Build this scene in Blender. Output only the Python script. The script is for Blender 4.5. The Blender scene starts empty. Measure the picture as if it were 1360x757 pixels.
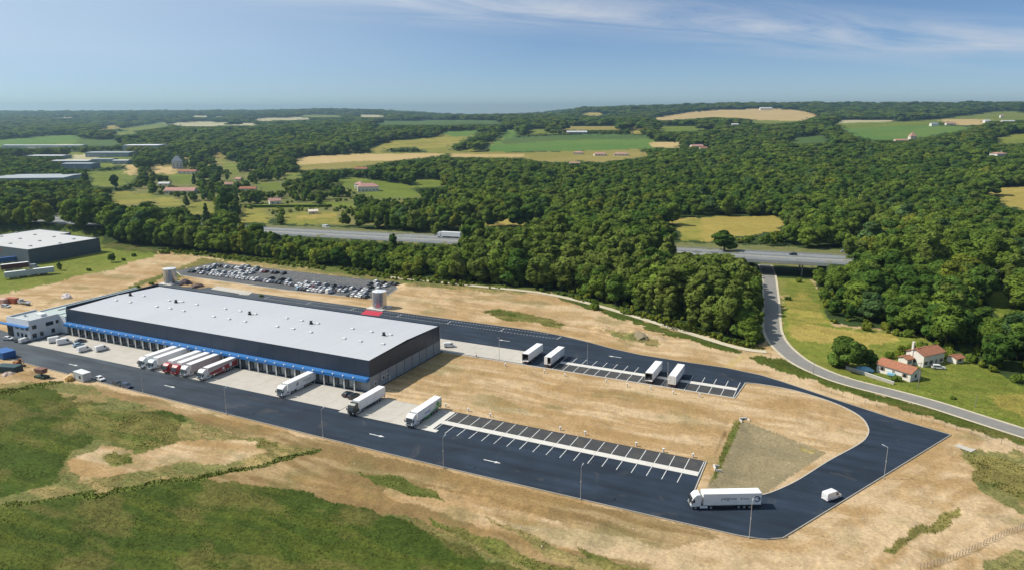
import bpy, bmesh, math, random
import numpy as np
from mathutils import Vector, Matrix
random.seed(7)
D = bpy.data; SC = bpy.context.scene; COL = SC.collection
# ---------------------------------------------------------------- camera, world, sun, exposure
# site frame: x along the long side of the warehouse (to the right), y away from the viewer, z up, metres
FPX = 975.0; PITCH = math.atan((378.5-148)/FPX); CAMH = 90.0
CX, CY = 141.44, -186.53
FX, FY = -.428, .9037          # camera heading
RX, RY = .9037, .428           # camera right
cam = D.cameras.new("camera"); camo = D.objects.new("camera", cam); COL.objects.link(camo)
cam.sensor_width = 36; cam.lens = 36*FPX/1360; cam.clip_start = 1; cam.clip_end = 60000
camo.location = (CX, CY, CAMH)
camo.rotation_euler = (math.pi/2-PITCH, 0, math.atan2(.428, .9037))
SC.camera = camo
SUN_EL = 48.0; SX, SY = -.942, -.335
SUN_AZ = math.atan2(SX, SY)     # compass angle from +y towards +x
W = D.worlds.new("World"); SC.world = W; W.use_nodes = True
def build_world():
    nt = W.node_tree; N = nt.nodes; L = nt.links
    bg = N["Background"]; bg.inputs[1].default_value = .088
    sky = N.new("ShaderNodeTexSky"); sky.sky_type = 'NISHITA'; sky.sun_disc = False
    sky.sun_elevation = math.radians(SUN_EL); sky.sun_rotation = SUN_AZ
    sky.altitude = 1000; sky.air_density = .7; sky.dust_density = 0; sky.ozone_density = 5.0
    tc = N.new("ShaderNodeTexCoord")
    # thin cirrus: streaked noise on the sky direction, kept to long bands that drift to the right
    rot = N.new("ShaderNodeMapping"); rot.vector_type = 'POINT'
    rot.inputs['Rotation'].default_value = (0, 0, -math.atan2(.428, .9037))   # heading becomes +y
    L.new(tc.outputs['Generated'], rot.inputs['Vector'])
    sep = N.new("ShaderNodeSeparateXYZ"); L.new(rot.outputs[0], sep.inputs[0])
    def M(op, a, b=None, clamp=False):
        n = N.new("ShaderNodeMath"); n.operation = op; n.use_clamp = clamp
        for i, v in enumerate((a, b)):
            if v is None: continue
            if isinstance(v, (int, float)): n.inputs[i].default_value = v
            else: L.new(v, n.inputs[i])
        return n.outputs[0]
    x, y, z = sep.outputs
    ay = M('MAXIMUM', M('ABSOLUTE', y), .05)
    tx = M('DIVIDE', x, ay); tz = M('DIVIDE', z, ay)
    v = M('ADD', tz, M('MULTIPLY', tx, .075))               # tilted band coordinate
    comb = N.new("ShaderNodeCombineXYZ")
    L.new(M('MULTIPLY', tx, 2.2), comb.inputs[0]); L.new(M('MULTIPLY', v, 26), comb.inputs[1])
    n1 = N.new("ShaderNodeTexNoise"); n1.inputs['Scale'].default_value = 1.3; n1.inputs['Detail'].default_value = 7; n1.inputs['Roughness'].default_value = .62; n1.inputs['Distortion'].default_value = .9
    L.new(comb.outputs[0], n1.inputs['Vector'])
    comb2 = N.new("ShaderNodeCombineXYZ")
    L.new(M('MULTIPLY', tx, 1.0), comb2.inputs[0]); L.new(M('MULTIPLY', v, 7), comb2.inputs[1])
    n2 = N.new("ShaderNodeTexNoise"); n2.inputs['Scale'].default_value = 1.6; n2.inputs['Detail'].default_value = 3
    L.new(comb2.outputs[0], n2.inputs['Vector'])
    # distance from the main streak
    d = M('ABSOLUTE', M('SUBTRACT', v, .131))
    band = M('SUBTRACT', 1.0, M('DIVIDE', d, .040), True)
    lon = M('MULTIPLY', M('ADD', tx, .42), 3.5, True)
    band = M('MULTIPLY', band, lon)
    wisps = M('MULTIPLY', M('SUBTRACT', n2.outputs[0], .55, True), 1.1, True)
    cov = M('ADD', M('MULTIPLY', band, .85), wisps)
    st = M('MULTIPLY', M('SUBTRACT', n1.outputs[0], .36, True), 2.2, True)
    fac = M('MULTIPLY', M('MULTIPLY', cov, st), 1.6, True)
    up = M('MULTIPLY', z, 14, True)
    fac = M('MULTIPLY', fac, up)
    mix = N.new("ShaderNodeMixRGB"); mix.inputs[2].default_value = (6.6, 7.0, 7.7, 1)
    L.new(fac, mix.inputs[0]); L.new(sky.outputs[0], mix.inputs[1])
    # thin high veil that whitens the sky towards the sun
    dt = N.new("ShaderNodeVectorMath"); dt.operation = 'DOT_PRODUCT'; L.new(tc.outputs['Generated'], dt.inputs[0])
    c_ = math.cos(math.radians(SUN_EL)); dt.inputs[1].default_value = (SX*c_, SY*c_, math.sin(math.radians(SUN_EL)))
    vf = M('MULTIPLY', M('MULTIPLY', M('SUBTRACT', dt.outputs['Value'], .10, True), 1.5), up, True); vf = M('MINIMUM', vf, .72)
    mix2 = N.new("ShaderNodeMixRGB"); mix2.inputs[2].default_value = (6.4, 7.6, 8.8, 1)
    L.new(vf, mix2.inputs[0]); L.new(mix.outputs[0], mix2.inputs[1])
    L.new(mix2.outputs[0], bg.inputs[0])
build_world()
sl = D.lights.new("sun", 'SUN'); sl.energy = 4.7; sl.angle = math.radians(.53); sl.color = (1, .945, .85)
so = D.objects.new("sun", sl); COL.objects.link(so); so.location = (0, 0, 400)
ce = math.cos(math.radians(SUN_EL)); sd = Vector((SX*ce, SY*ce, math.sin(math.radians(SUN_EL)))).normalized()
so.rotation_euler = sd.to_track_quat('Z', 'Y').to_euler()
SC.view_settings.view_transform = 'Standard'; SC.view_settings.look = 'None'
SC.view_settings.exposure = 0.17; SC.view_settings.gamma = 1.0
cy = SC.cycles
try:
    cy.use_denoising = True; cy.denoiser = 'OPENIMAGEDENOISE'; cy.denoising_input_passes = 'RGB_ALBEDO_NORMAL'
    cy.max_bounces = 5; cy.diffuse_bounces = 2; cy.glossy_bounces = 2; cy.transmission_bounces = 2; cy.volume_bounces = 0; cy.transparent_max_bounces = 4
    cy.caustics_reflective = False; cy.caustics_refractive = False
    cy.use_adaptive_sampling = False
except Exception: pass
# ---------------------------------------------------------------- projection helpers (pixels of the photograph <-> ground)
SP, CP = math.sin(PITCH), math.cos(PITCH)
def ray(u, v):
    X = (u-680)/FPX; Y = (v-378.5)/FPX
    fw = CP-Y*SP; dn = SP+Y*CP
    return X*RX+fw*FX, X*RY+fw*FY, -dn
def P(u, v, z=0.0):
    dx, dy, dz = ray(u, v); t = (z-CAMH)/dz
    return CX+dx*t, CY+dy*t
def proj(x, y, z):
    dx = x-CX; dy = y-CY; dz = z-CAMH
    rt = dx*RX+dy*RY; fo = dx*FX+dy*FY
    dep = fo*CP-dz*SP; upc = fo*SP+dz*CP
    dep = np.where(dep > 1, dep, 1)
    return 680+FPX*rt/dep, 378.5-FPX*upc/dep
def sstep(a, b, x):
    t = np.clip((x-a)/(b-a), 0, 1); return t*t*(3-2*t)
_rng = np.random.default_rng(3); _perm = _rng.random((256, 256))
def vnoise(x, y):
    xi = np.floor(x).astype(int); yi = np.floor(y).astype(int); fx = x-xi; fy = y-yi
    fx = fx*fx*(3-2*fx); fy = fy*fy*(3-2*fy)
    a = _perm[xi & 255, yi & 255]; b = _perm[(xi+1) & 255, yi & 255]; c = _perm[xi & 255, (yi+1) & 255]; d = _perm[(xi+1) & 255, (yi+1) & 255]
    return (a*(1-fx)+b*fx)*(1-fy)+(c*(1-fx)+d*fx)*fy
def fbm(x, y, o=4, seed=0):
    x = np.asarray(x, float)+seed*37.7; y = np.asarray(y, float)+seed*91.3; s = 0; a = .5; n = 0
    for k in range(o):
        s = s+a*vnoise(x, y); n += a; a *= .5; x = x*2.03+11.3; y = y*2.03+5.7
    return s/n
# ---------------------------------------------------------------- terrain
MZ = 8.5
M0, M1 = P(60, 292, MZ), P(1125, 346, MZ)                   # motorway axis
_ml = math.hypot(M1[0]-M0[0], M1[1]-M0[1]); MDX, MDY = (M1[0]-M0[0])/_ml, (M1[1]-M0[1])/_ml
def mway_sd(x, y): return (x-M0[0])*MDX+(y-M0[1])*MDY, -(x-M0[0])*MDY+(y-M0[1])*MDX
MW = 13.0
BS0 = mway_sd(*P(990, 356, 0))[0]; BS1 = mway_sd(*P(1090, 360, 0))[0]   # bridge span along the axis
POND = [(115.3, 28.5), (139.5, 15.4), (128.5, -9), (125.5, -14), (119, -17.2), (114.5, -17.5)]
def pdist(poly, x, y):
    """signed inside distance to a polygon (positive inside)"""
    ins = np.zeros(x.shape, bool); dm = np.full(x.shape, 1e9); n = len(poly)
    for i in range(n):
        x0, y0 = poly[i]; x1, y1 = poly[(i+1) % n]
        c = ((y0 > y) != (y1 > y)) & (x < (x1-x0)*(y-y0)/((y1-y0) if y1 != y0 else 1e-9)+x0); ins ^= c
        L2 = (x1-x0)**2+(y1-y0)**2; t = np.clip(((x-x0)*(x1-x0)+(y-y0)*(y1-y0))/L2, 0, 1)
        dm = np.minimum(dm, np.hypot(x-x0-t*(x1-x0), y-y0-t*(y1-y0)))
    return np.where(ins, dm, -dm)
# paved outline (outer edge of the asphalt and the dirt island in it)
OUTER = [(-260, -30), (-150, -31), (-120, -32), (-66, -33.6), (10, -35.3), (50, -36), (111, -36), (125, -35.8), (130, -35), (133.6, -32.7), (171.7, 43.2), (155.8, 49.8), (138.5, 59), (124, 67.2), (116, 71), (104, 73.4), (86.5, 73.6), (72, 74.4), (60, 77), (49, 80.8), (36, 84.2), (22, 86), (-60, 86), (-130, 85.5), (-193, 84), (-193, 52), (-171, 50), (-171, -11), (-270, 1)]
ISLAND = [(2, 45.2), (2, -3.2), (111.6, -3.4), (112, -20.6), (122, -18.4), (126.8, -15.6), (129.9, -11.8), (134.4, -3.8), (140.7, 10.5), (147.8, 24.9), (150, 32), (150.3, 38), (148.6, 45.2), (144.5, 51), (138.7, 55.6), (131, 59.4), (124.5, 61.2), (117, 61.6), (112.4, 60.9), (111.3, 45.2)]
def catmull(pl, k=5, closed=False):
    out = []; n = len(pl)
    for i in range(n-1):
        p0, p1, p2, p3 = (np.array(pl[max(0, min(n-1, j))], float) for j in (i-1, i, i+1, i+2))
        for t in np.linspace(0, 1, k, endpoint=False): out.append(tuple((.5*(2*p1+(p2-p0)*t+(2*p0-5*p1+4*p2-p3)*t*t+(3*p1-p0-3*p2+p3)*t**3)).tolist()))
    return out+[tuple(pl[-1])]
ISLAND = ISLAND[:4]+catmull(ISLAND[4:19], 4)+ISLAND[19:]
LOT = [(-213, 106), (-211, 134), (-75, 135.5), (-66, 101), (-121, 97), (-200, 98.5)]
MOUNDS = [P(845, 448)+(7, 3.0), P(822, 443)+(6, 1.6), P(800, 437)+(6, 1.2), P(870, 450)+(6, 1.2), P(575, 388)+(9, 1.5), P(600, 400)+(8, 1.2), P(545, 380)+(9, 1.6), P(20, 500)+(5, 1.2), P(40, 497)+(4, 1.0), P(96, 500)+(2.6, 1.3), P(253, 378)+(6, 1.8), P(268, 381)+(4, 1.2)]
HU = [-500, 0, 160, 340, 430, 500, 545, 600, 650, 720, 770, 830, 900, 980, 1060, 1130, 1200, 1300, 1360, 1900]
HV = [150, 150, 149.5, 149, 147.5, 148.5, 150.5, 153, 153.5, 152, 147, 144.5, 144, 142, 141.5, 142, 142.5, 142.5, 142, 142]
HR = [8500, 8500, 8500, 8000, 7500, 7500, 8500, 11500, 11500, 8500, 5600, 5200, 5200, 5200, 5300, 5300, 5300, 5600, 5600, 5600]
_RPX = [(1016, 352), (1021, 366), (1023, 385), (1024.5, 405), (1025, 425), (1027, 442), (1038, 460), (1062, 480), (1095, 496), (1130, 508), (1185, 522), (1240, 537), (1300, 556), (1360, 575), (1440, 600)]
_TPX = [(512, 368), (560, 372.5), (640, 381), (720, 389.5), (790, 405), (860, 425.5), (920, 444), (975, 460.5), (1005, 466)]
def line_dist(pl, x, y):
    dm = np.full(x.shape, 1e9)
    for (x0, y0), (x1, y1) in zip(pl, pl[1:]):
        L2 = (x1-x0)**2+(y1-y0)**2; t = np.clip(((x-x0)*(x1-x0)+(y-y0)*(y1-y0))/L2, 0, 1); dm = np.minimum(dm, np.hypot(x-x0-t*(x1-x0), y-y0-t*(y1-y0)))
    return dm
ROADL = [P(*q) for q in _RPX]; TRACKL = [P(*q) for q in _TPX]; SPURL = [P(*q) for q in ((1014, 464), (1000, 468), (975, 474), (950, 483), (925, 492))]
def terr(x, y, fine=True):
    x = np.asarray(x, float); y = np.asarray(y, float)
    dx = x-CX; dy = y-CY; r = np.hypot(dx, dy); fo = dx*FX+dy*FY; rt = dx*RX+dy*RY
    u = np.where(fo > 1, 680+FPX/CP*rt/np.maximum(fo, 1), np.where(rt > 0, 1900, -500)); u = np.clip(u, -500, 1900)
    plat = np.interp(u, [-500, 0, 300, 600, 1000, 1900], [8, 10, 24, 48, 54, 60])
    hv = np.interp(u, HU, HV); hr = np.interp(u, HU, HR)
    crest = CAMH+hr*(148-hv)/FPX
    z = plat*sstep(700, 2600, r)+(crest-plat)*sstep(np.minimum(2700, hr*.5), hr, r)
    z = z*(1-.5*sstep(hr*1.02, hr*1.5, r))
    und = (fbm(x/520, y/520, 3, 2)-.5)*26*sstep(1100, 3600, r)
    z = z+und*(1-sstep(hr*.8, hr, r)*.75)
    # motorway embankment with the gap of the bridge
    s, d = mway_sd(x, y)
    e = MZ*(1-sstep(MW+.5, MW+15, np.abs(d)))
    gap = sstep(BS0-1, BS0+1.2, s)*(1-sstep(BS1-1.2, BS1+1, s))
    far = 1-sstep(900, 1300, np.hypot(x-M0[0]-MDX*300, y-M0[1]-MDY*300))
    z = np.maximum(z, 0)+(e*(1-gap)-.25*(np.abs(d) < MW+1))*far*(r < 2500)
    near = (r < 520)
    if fine and near.any():
        xn, yn = x[near], y[near]; zn = np.zeros(xn.shape)
        dp = pdist(POND, xn, yn); zn -= 1.0*sstep(-1, 6.5, dp)
        for mx, my, mr, mh in MOUNDS:
            q = np.hypot(xn-mx, yn-my); zn += mh*(1-sstep(0, mr, q))*(.6+.8*fbm(xn/2.2, yn/2.2, 2, 5))
        do = pdist(OUTER, xn, yn); di = pdist(ISLAND, xn, yn); dl = pdist(LOT, xn, yn)
        off = np.maximum(np.maximum(-do, di), 0); off = np.minimum(off, np.maximum(-dl, 0))
        rough = (fbm(xn/9, yn/9, 3, 8)-.42)*1.0+(fbm(xn/2.1, yn/2.1, 2, 9)-.5)*.35
        zn += rough*sstep(1.0, 7, off)*(dp < -2)
        rd = np.minimum(np.minimum(line_dist(ROADL, xn, yn)-5.2, line_dist(TRACKL, xn, yn)-2.2), line_dist(SPURL, xn, yn)-4)
        zn = np.where(rd < 4, zn*sstep(0, 4, rd), zn)-.06*(1-sstep(0, 1, rd))
        zn -= .10*(1-sstep(.2, 1.2, off))
        z = z.copy(); z[near] += zn
    return z
def GZ(u, v):
    """where the line of sight through a photo pixel meets the terrain"""
    dx, dy, dz = ray(u, v); h = math.hypot(dx, dy)
    t = np.geomspace(90, 13000, 5000)/h
    x = CX+dx*t; y = CY+dy*t; z = CAMH+dz*t; zt = terr(x, y, False)
    k = np.argmax(z <= zt)
    return float(x[k]), float(y[k]), float(zt[k])
# ---------------------------------------------------------------- ground cover map (what grows where), traced once, noise-broken edges
CLS = ['wood', 'dirt', 'grass', 'mixed', 'weed', 'lawn', 'meadow', 'green', 'darkgreen', 'ochre', 'tan', 'pale', 'mway', 'pond', 'road', 'bank', 'clear', 'gold', 'soil']
CI = {c: i for i, c in enumerate(CLS)}
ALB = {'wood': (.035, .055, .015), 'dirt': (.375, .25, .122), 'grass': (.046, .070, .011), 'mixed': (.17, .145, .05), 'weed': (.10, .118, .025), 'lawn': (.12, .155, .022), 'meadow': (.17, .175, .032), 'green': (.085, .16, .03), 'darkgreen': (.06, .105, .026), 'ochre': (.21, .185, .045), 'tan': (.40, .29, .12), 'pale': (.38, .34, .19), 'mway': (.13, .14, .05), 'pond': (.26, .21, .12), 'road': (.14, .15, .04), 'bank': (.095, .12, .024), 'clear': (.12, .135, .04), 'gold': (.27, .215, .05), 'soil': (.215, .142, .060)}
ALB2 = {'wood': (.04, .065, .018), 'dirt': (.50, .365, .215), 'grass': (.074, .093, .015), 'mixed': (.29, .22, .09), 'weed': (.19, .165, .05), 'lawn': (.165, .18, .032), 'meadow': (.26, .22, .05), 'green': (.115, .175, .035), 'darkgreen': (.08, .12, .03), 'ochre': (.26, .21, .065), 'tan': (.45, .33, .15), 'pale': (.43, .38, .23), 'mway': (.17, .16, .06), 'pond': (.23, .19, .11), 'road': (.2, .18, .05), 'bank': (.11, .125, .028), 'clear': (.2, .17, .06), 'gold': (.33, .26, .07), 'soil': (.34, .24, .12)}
ZONES = [
 ('clear', [(200, 205), (330, 215), (420, 240), (600, 262), (600, 300), (420, 300), (330, 285), (250, 290), (150, 280), (190, 240)]),
 ('meadow', [(205, 262), (232, 262), (240, 274), (212, 276)]), ('lawn', [(345, 244), (372, 243), (376, 252), (350, 254)]), ('lawn', [(425, 268), (470, 270), (470, 276), (428, 275)]), ('meadow', [(180, 258), (200, 256), (204, 266), (186, 268)]), ('pale', [(318, 282), (345, 280), (345, 284), (322, 286)]), ('lawn', [(540, 238), (590, 240), (592, 248), (552, 250)]), ('meadow', [(600, 298), (640, 294), (650, 300), (610, 306)]), ('gold', [(640, 288), (700, 290), (700, 300), (650, 300)]),
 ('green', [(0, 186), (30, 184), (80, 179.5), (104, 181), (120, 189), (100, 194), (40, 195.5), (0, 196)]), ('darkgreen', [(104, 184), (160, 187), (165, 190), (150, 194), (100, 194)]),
 ('pale', [(330, 158), (400, 156), (420, 159), (345, 161)]), ('pale', [(470, 152.5), (505, 153), (512, 156), (478, 155.5)]), ('pale', [(68, 155), (108, 155.5), (104, 157.5), (70, 157)]), ('lawn', [(395, 153), (450, 153), (455, 156), (400, 156)]), ('pale', [(255, 153.5), (300, 154), (292, 156), (258, 156)]), ('lawn', [(150, 176), (180, 174), (182, 178), (152, 180)]), ('gold', [(1226, 147.5), (1252, 148), (1250, 150), (1230, 150)]),
 ('gold', [(132, 168), (158, 167), (160, 171), (135, 173)]), ('lawn', [(160, 171), (194, 166), (222, 162), (222, 169), (170, 175)]), ('pale', [(222, 164), (262, 162), (340, 164), (340, 167), (240, 168)]),
 ('pale', [(25, 194), (95, 191.5), (96, 195), (40, 197)]), ('lawn', [(85, 203), (130, 203), (175, 200), (175, 218), (130, 224), (85, 224)]), ('pale', [(90, 208), (125, 204), (128, 212), (95, 218)]),
 ('lawn', [(115, 228), (178, 227), (182, 238), (160, 248), (122, 248)]), ('tan', [(168, 219), (185, 219), (182, 234), (166, 232)]), ('meadow', [(146, 256), (182, 253), (184, 271), (150, 272)]),
 ('tan', [(200, 221), (233, 222), (235, 233), (222, 232), (206, 230)]), ('lawn', [(222, 231), (256, 231), (257, 243), (232, 246)]), ('ochre', [(282, 203), (296, 202), (300, 216), (290, 218)]), ('lawn', [(296, 214), (312, 218), (320, 238), (314, 240)]),
 ('meadow', [(250, 270), (282, 268), (284, 283), (252, 285)]), ('meadow', [(318, 278), (350, 277), (358, 296), (320, 296)]), ('lawn', [(318, 272), (420, 270), (420, 277), (330, 277)]), ('meadow', [(376, 283), (446, 281), (452, 298), (380, 298)]), ('gold', [(395, 287), (446, 283), (450, 289), (400, 292)]), ('lawn', [(378, 232), (400, 228), (400, 236), (380, 237)]),
 ('tan', [(392, 209), (430, 207), (462, 205.5), (520, 204), (574, 203.5), (598, 203.5), (582, 207.5), (530, 213), (479, 217), (420, 220), (396, 221)]), ('ochre', [(396, 219), (480, 214), (520, 214), (470, 224), (400, 226)]), ('ochre', [(462, 197), (480, 196), (480, 204), (462, 204)]), ('lawn', [(440, 240), (470, 236), (545, 246), (560, 262), (500, 264)]),
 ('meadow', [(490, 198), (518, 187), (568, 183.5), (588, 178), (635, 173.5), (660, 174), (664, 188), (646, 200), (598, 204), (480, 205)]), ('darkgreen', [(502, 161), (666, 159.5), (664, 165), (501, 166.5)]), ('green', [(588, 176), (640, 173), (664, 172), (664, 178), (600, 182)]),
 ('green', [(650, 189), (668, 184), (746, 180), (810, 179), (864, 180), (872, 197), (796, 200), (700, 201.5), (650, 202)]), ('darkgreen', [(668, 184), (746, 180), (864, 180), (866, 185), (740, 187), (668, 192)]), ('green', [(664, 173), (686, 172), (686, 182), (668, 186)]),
 ('ochre', [(600, 203), (640, 202), (696, 203), (760, 201), (852, 198), (860, 208), (797, 216), (774, 214), (730, 216), (690, 210), (600, 209)]), ('tan', [(598, 205), (700, 205), (690, 209), (598, 209)]),
 ('tan', [(864, 189), (903, 189), (901, 197), (866, 196)]), ('ochre', [(742, 168.5), (826, 168.5), (824, 173), (742, 173.5)]), ('gold', [(838, 168), (850, 168), (850, 178), (838, 178)]), ('lawn', [(874, 168), (948, 168), (946, 173), (877, 175.5)]), ('gold', [(774, 150), (806, 150.5), (798, 154.5), (776, 154.5)]), ('lawn', [(700, 172), (746, 172), (746, 178), (690, 179)]),
 ('tan', [(858, 159), (905, 151), (945, 146.5), (1020, 145), (1055, 146), (1090, 153), (1064, 161), (1020, 161), (985, 157.5), (950, 156), (890, 160)]), ('lawn', [(1000, 160), (1064, 161), (1030, 165), (1000, 164)]),
 ('lawn', [(1100, 163), (1198, 161.5), (1253, 158), (1308, 150), (1347, 147.5), (1360, 151), (1360, 160), (1329, 161), (1230, 167), (1125, 171)]), ('green', [(1120, 171), (1201, 166.5), (1290, 168), (1286, 172), (1236, 181), (1201, 186), (1160, 186), (1137, 182)]), ('tan', [(1250, 159.5), (1311, 158.5), (1306, 166), (1268, 167)]), ('pale', [(1114, 160.5), (1190, 160), (1190, 162), (1114, 164)]), ('lawn', [(1320, 185), (1345, 178), (1360, 178), (1360, 190), (1330, 192)]),
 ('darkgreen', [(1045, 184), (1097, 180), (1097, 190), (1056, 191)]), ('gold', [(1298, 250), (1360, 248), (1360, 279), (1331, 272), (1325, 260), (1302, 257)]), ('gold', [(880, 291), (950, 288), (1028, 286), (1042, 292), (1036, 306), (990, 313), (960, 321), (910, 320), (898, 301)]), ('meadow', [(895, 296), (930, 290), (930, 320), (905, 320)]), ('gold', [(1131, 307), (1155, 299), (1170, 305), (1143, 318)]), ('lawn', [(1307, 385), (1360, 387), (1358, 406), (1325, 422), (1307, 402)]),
 ('mway', [(58, 283), (87, 283), (88, 299), (58, 298)]), ('mway', [(352, 298), (480, 304), (600, 311), (602, 324), (480, 319), (365, 309)]), ('mway', [(600, 310), (612, 311), (612, 323), (600, 323)]), ('mway', [(874, 321), (1000, 326), (1126, 332), (1126, 350), (1084, 352), (1078, 357), (1070, 364), (1022, 370), (1000, 346), (960, 336), (874, 333)]), ('mway', [(268, 293), (288, 294), (288, 301), (268, 300)]),
 # wood back over fields: hedges, clumps
 ('wood', [(415, 198), (455, 194), (462, 204), (430, 207), (412, 208)]), ('wood', [(470, 199), (492, 197), (494, 204), (472, 205)]), ('wood', [(512, 197), (550, 196), (566, 200), (566, 202.5), (512, 203.5)]), ('wood', [(480, 187), (540, 177), (585, 178), (584, 182), (520, 185), (500, 193)]), ('wood', [(598, 194), (622, 184), (640, 174), (665, 172), (665, 183), (640, 192), (618, 200), (600, 201)]), ('wood', [(636, 194), (648, 190), (648, 200), (634, 201)]), ('wood', [(685, 166), (700, 168), (702, 179), (686, 180)]), ('wood', [(725, 168), (742, 167), (745, 176), (730, 178)]), ('wood', [(826, 168), (836, 167), (836, 178), (828, 177)]), ('wood', [(1240, 163), (1262, 163), (1262, 167), (1240, 167)]),
 # the near side of the tree belts
 ('dirt', [(0, 312), (60, 303), (135, 316), (150, 328), (210, 332), (300, 340), (380, 349), (480, 362), (560, 371), (640, 379), (720, 386), (800, 404), (900, 428), (960, 447), (1006, 459), (1018, 452), (1019, 372), (1074, 360), (1084, 380), (1104, 430), (1200, 440), (1240, 456), (1262, 470), (1300, 485), (1360, 512), (1360, 757), (0, 757)]),
 ('lawn', [(-5, 310), (60, 302), (135, 314), (150, 328), (214, 332), (214, 337), (195, 344), (150, 357), (60, 379), (-5, 392)]), ('grass', [(135, 320), (214, 331), (214, 336), (180, 335), (135, 329)]),
 ('bank', [(214, 330), (380, 347), (560, 369), (720, 384), (738, 394), (715, 388.5), (560, 376), (380, 355), (225, 336)]),
 ('weed', [(216, 376), (262, 343), (290, 345), (300, 349), (252, 361), (240, 371), (238, 378)]), ('weed', [(110, 402), (160, 385), (225, 360), (245, 352), (235, 363), (180, 384), (130, 400)]),
 ('mixed', [(330, 347), (520, 371), (700, 388), (700, 392), (520, 377), (330, 352)]),
 ('bank', [(715, 384), (800, 402), (900, 426), (960, 446), (1008, 459), (1012, 463), (985, 461), (860, 425), (740, 391)]), ('grass', [(738, 393), (800, 407), (860, 427), (985, 465), (985, 470), (955, 463), (860, 437), (785, 411), (745, 398)]),
 ('weed', [(645, 413), (660, 411), (690, 414), (720, 420), (757, 432), (750, 437), (700, 428), (660, 424)]), ('grass', [(648, 414), (662, 412), (690, 416), (688, 421), (662, 422)]), ('mixed', [(800, 434), (830, 440), (880, 452), (870, 460), (810, 446)]),
 ('grass', [(992, 472), (1010, 471), (1060, 484), (1130, 509), (1200, 531), (1290, 557), (1360, 581), (1360, 592), (1290, 569), (1200, 545), (1130, 521), (1060, 499), (1000, 479)]),
 ('lawn', [(1019, 370), (1070, 361), (1080, 376), (1092, 398), (1104, 433), (1184, 440), (1219, 445), (1240, 456), (1262, 470), (1300, 485), (1360, 512), (1360, 575), (1300, 556), (1200, 524), (1120, 500), (1068, 478), (1040, 455), (1036, 432), (1042, 392), (1024, 384)]),
 ('gold', [(1046, 425), (1070, 430), (1110, 437), (1190, 444), (1190, 452), (1150, 462), (1095, 455), (1058, 452)]), ('meadow', [(1044, 395), (1070, 385), (1098, 428), (1060, 432), (1046, 440)]), ('meadow', [(1320, 525), (1360, 520), (1360, 555), (1320, 540)]),
 ('dirt', [(930, 487), (958, 476), (985, 470), (1004, 463), (1020, 462), (1030, 470), (1005, 474), (985, 482), (965, 494)]),
 ('road', [(1021, 372), (1042, 374), (1040, 392), (1032, 440), (1064, 474), (1020, 458), (1018, 440)]),
 # fields at the lower left
 ('soil', [(95, 508), (190, 524), (300, 553), (430, 586), (600, 627), (800, 672), (900, 694), (960, 712), (900, 725), (850, 757), (-5, 757), (-5, 508)]), ('dirt', [(520, 640), (640, 660), (780, 705), (900, 730), (860, 748), (700, 715), (580, 680), (500, 655)]), ('dirt', [(92, 511), (130, 522), (200, 543), (260, 559), (335, 581), (360, 592), (310, 590), (220, 567), (150, 546), (100, 528)]),
 ('mixed', [(-5, 508), (90, 507), (170, 533), (250, 552), (300, 573), (424, 597), (400, 606), (280, 632), (-5, 675)]),
 ('grass', [(-5, 515), (60, 512), (98, 530), (248, 549), (246, 557), (150, 574), (92, 600), (84, 640), (-5, 662)]), ('weed', [(100, 536), (240, 556), (240, 600), (180, 600), (90, 570)]),
 ('dirt', [(95, 612), (130, 591), (180, 598), (240, 585), (330, 583), (362, 598), (300, 616), (240, 612), (170, 630), (110, 637)]), ('mixed', [(110, 540), (170, 535), (210, 545), (150, 548)]), ('weed', [(140, 602), (175, 600), (180, 612), (150, 618)]), ('weed', [(340, 582), (372, 586), (366, 594), (345, 592)]),
 ('grass', [(-5, 677), (150, 655), (272, 634), (330, 641), (400, 653), (450, 666), (520, 682), (560, 700), (640, 735), (700, 757), (-5, 757)]), ('mixed', [(512, 678), (560, 690), (650, 725), (760, 757), (690, 757), (600, 718)]), ('weed', [(560, 684), (640, 708), (720, 745), (760, 757), (700, 757), (620, 715)]), ('weed', [(470, 628), (530, 632), (570, 650), (596, 664), (560, 662), (510, 645)]),
 ('bank', [(-5, 671), (150, 651), (300, 624), (400, 600), (424, 596), (420, 602), (300, 630), (150, 656), (-5, 677)]), ('bank', [(-5, 517), (60, 507), (86, 503), (86, 507), (50, 514), (-5, 525)]),
 ('mixed', [(640, 680), (760, 735), (860, 757), (760, 757)]), ('weed', [(760, 722), (800, 735), (840, 757), (800, 757)]),
 ('weed', [(1290, 600), (1320, 602), (1360, 612), (1360, 678), (1325, 655), (1288, 636)]), ('mixed', [(1280, 596), (1360, 600), (1360, 690), (1300, 650)]), ('weed', [(1290, 602), (1325, 604), (1360, 618), (1360, 668), (1325, 650), (1290, 632)]), ('weed', [(1176, 732), (1215, 703), (1240, 684), (1276, 674), (1272, 688), (1215, 718), (1190, 736)]), ('mixed', [(1300, 757), (1330, 735), (1360, 728), (1360, 757)]),
 ('pond', [(984, 557), (1098, 601), (1015, 656), (938, 648)]), ('weed', [(975, 560), (986, 557), (972, 590), (952, 634), (944, 640), (958, 600)]), ('mixed', [(1060, 592), (1096, 602), (1066, 600)]), ('tan', [(1018, 462), (1004, 466), (990, 472), (970, 478), (950, 486), (940, 490), (952, 492), (975, 484), (1000, 474), (1024, 467)]),
]
LM = np.zeros((757, 1360), np.uint8)
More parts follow.
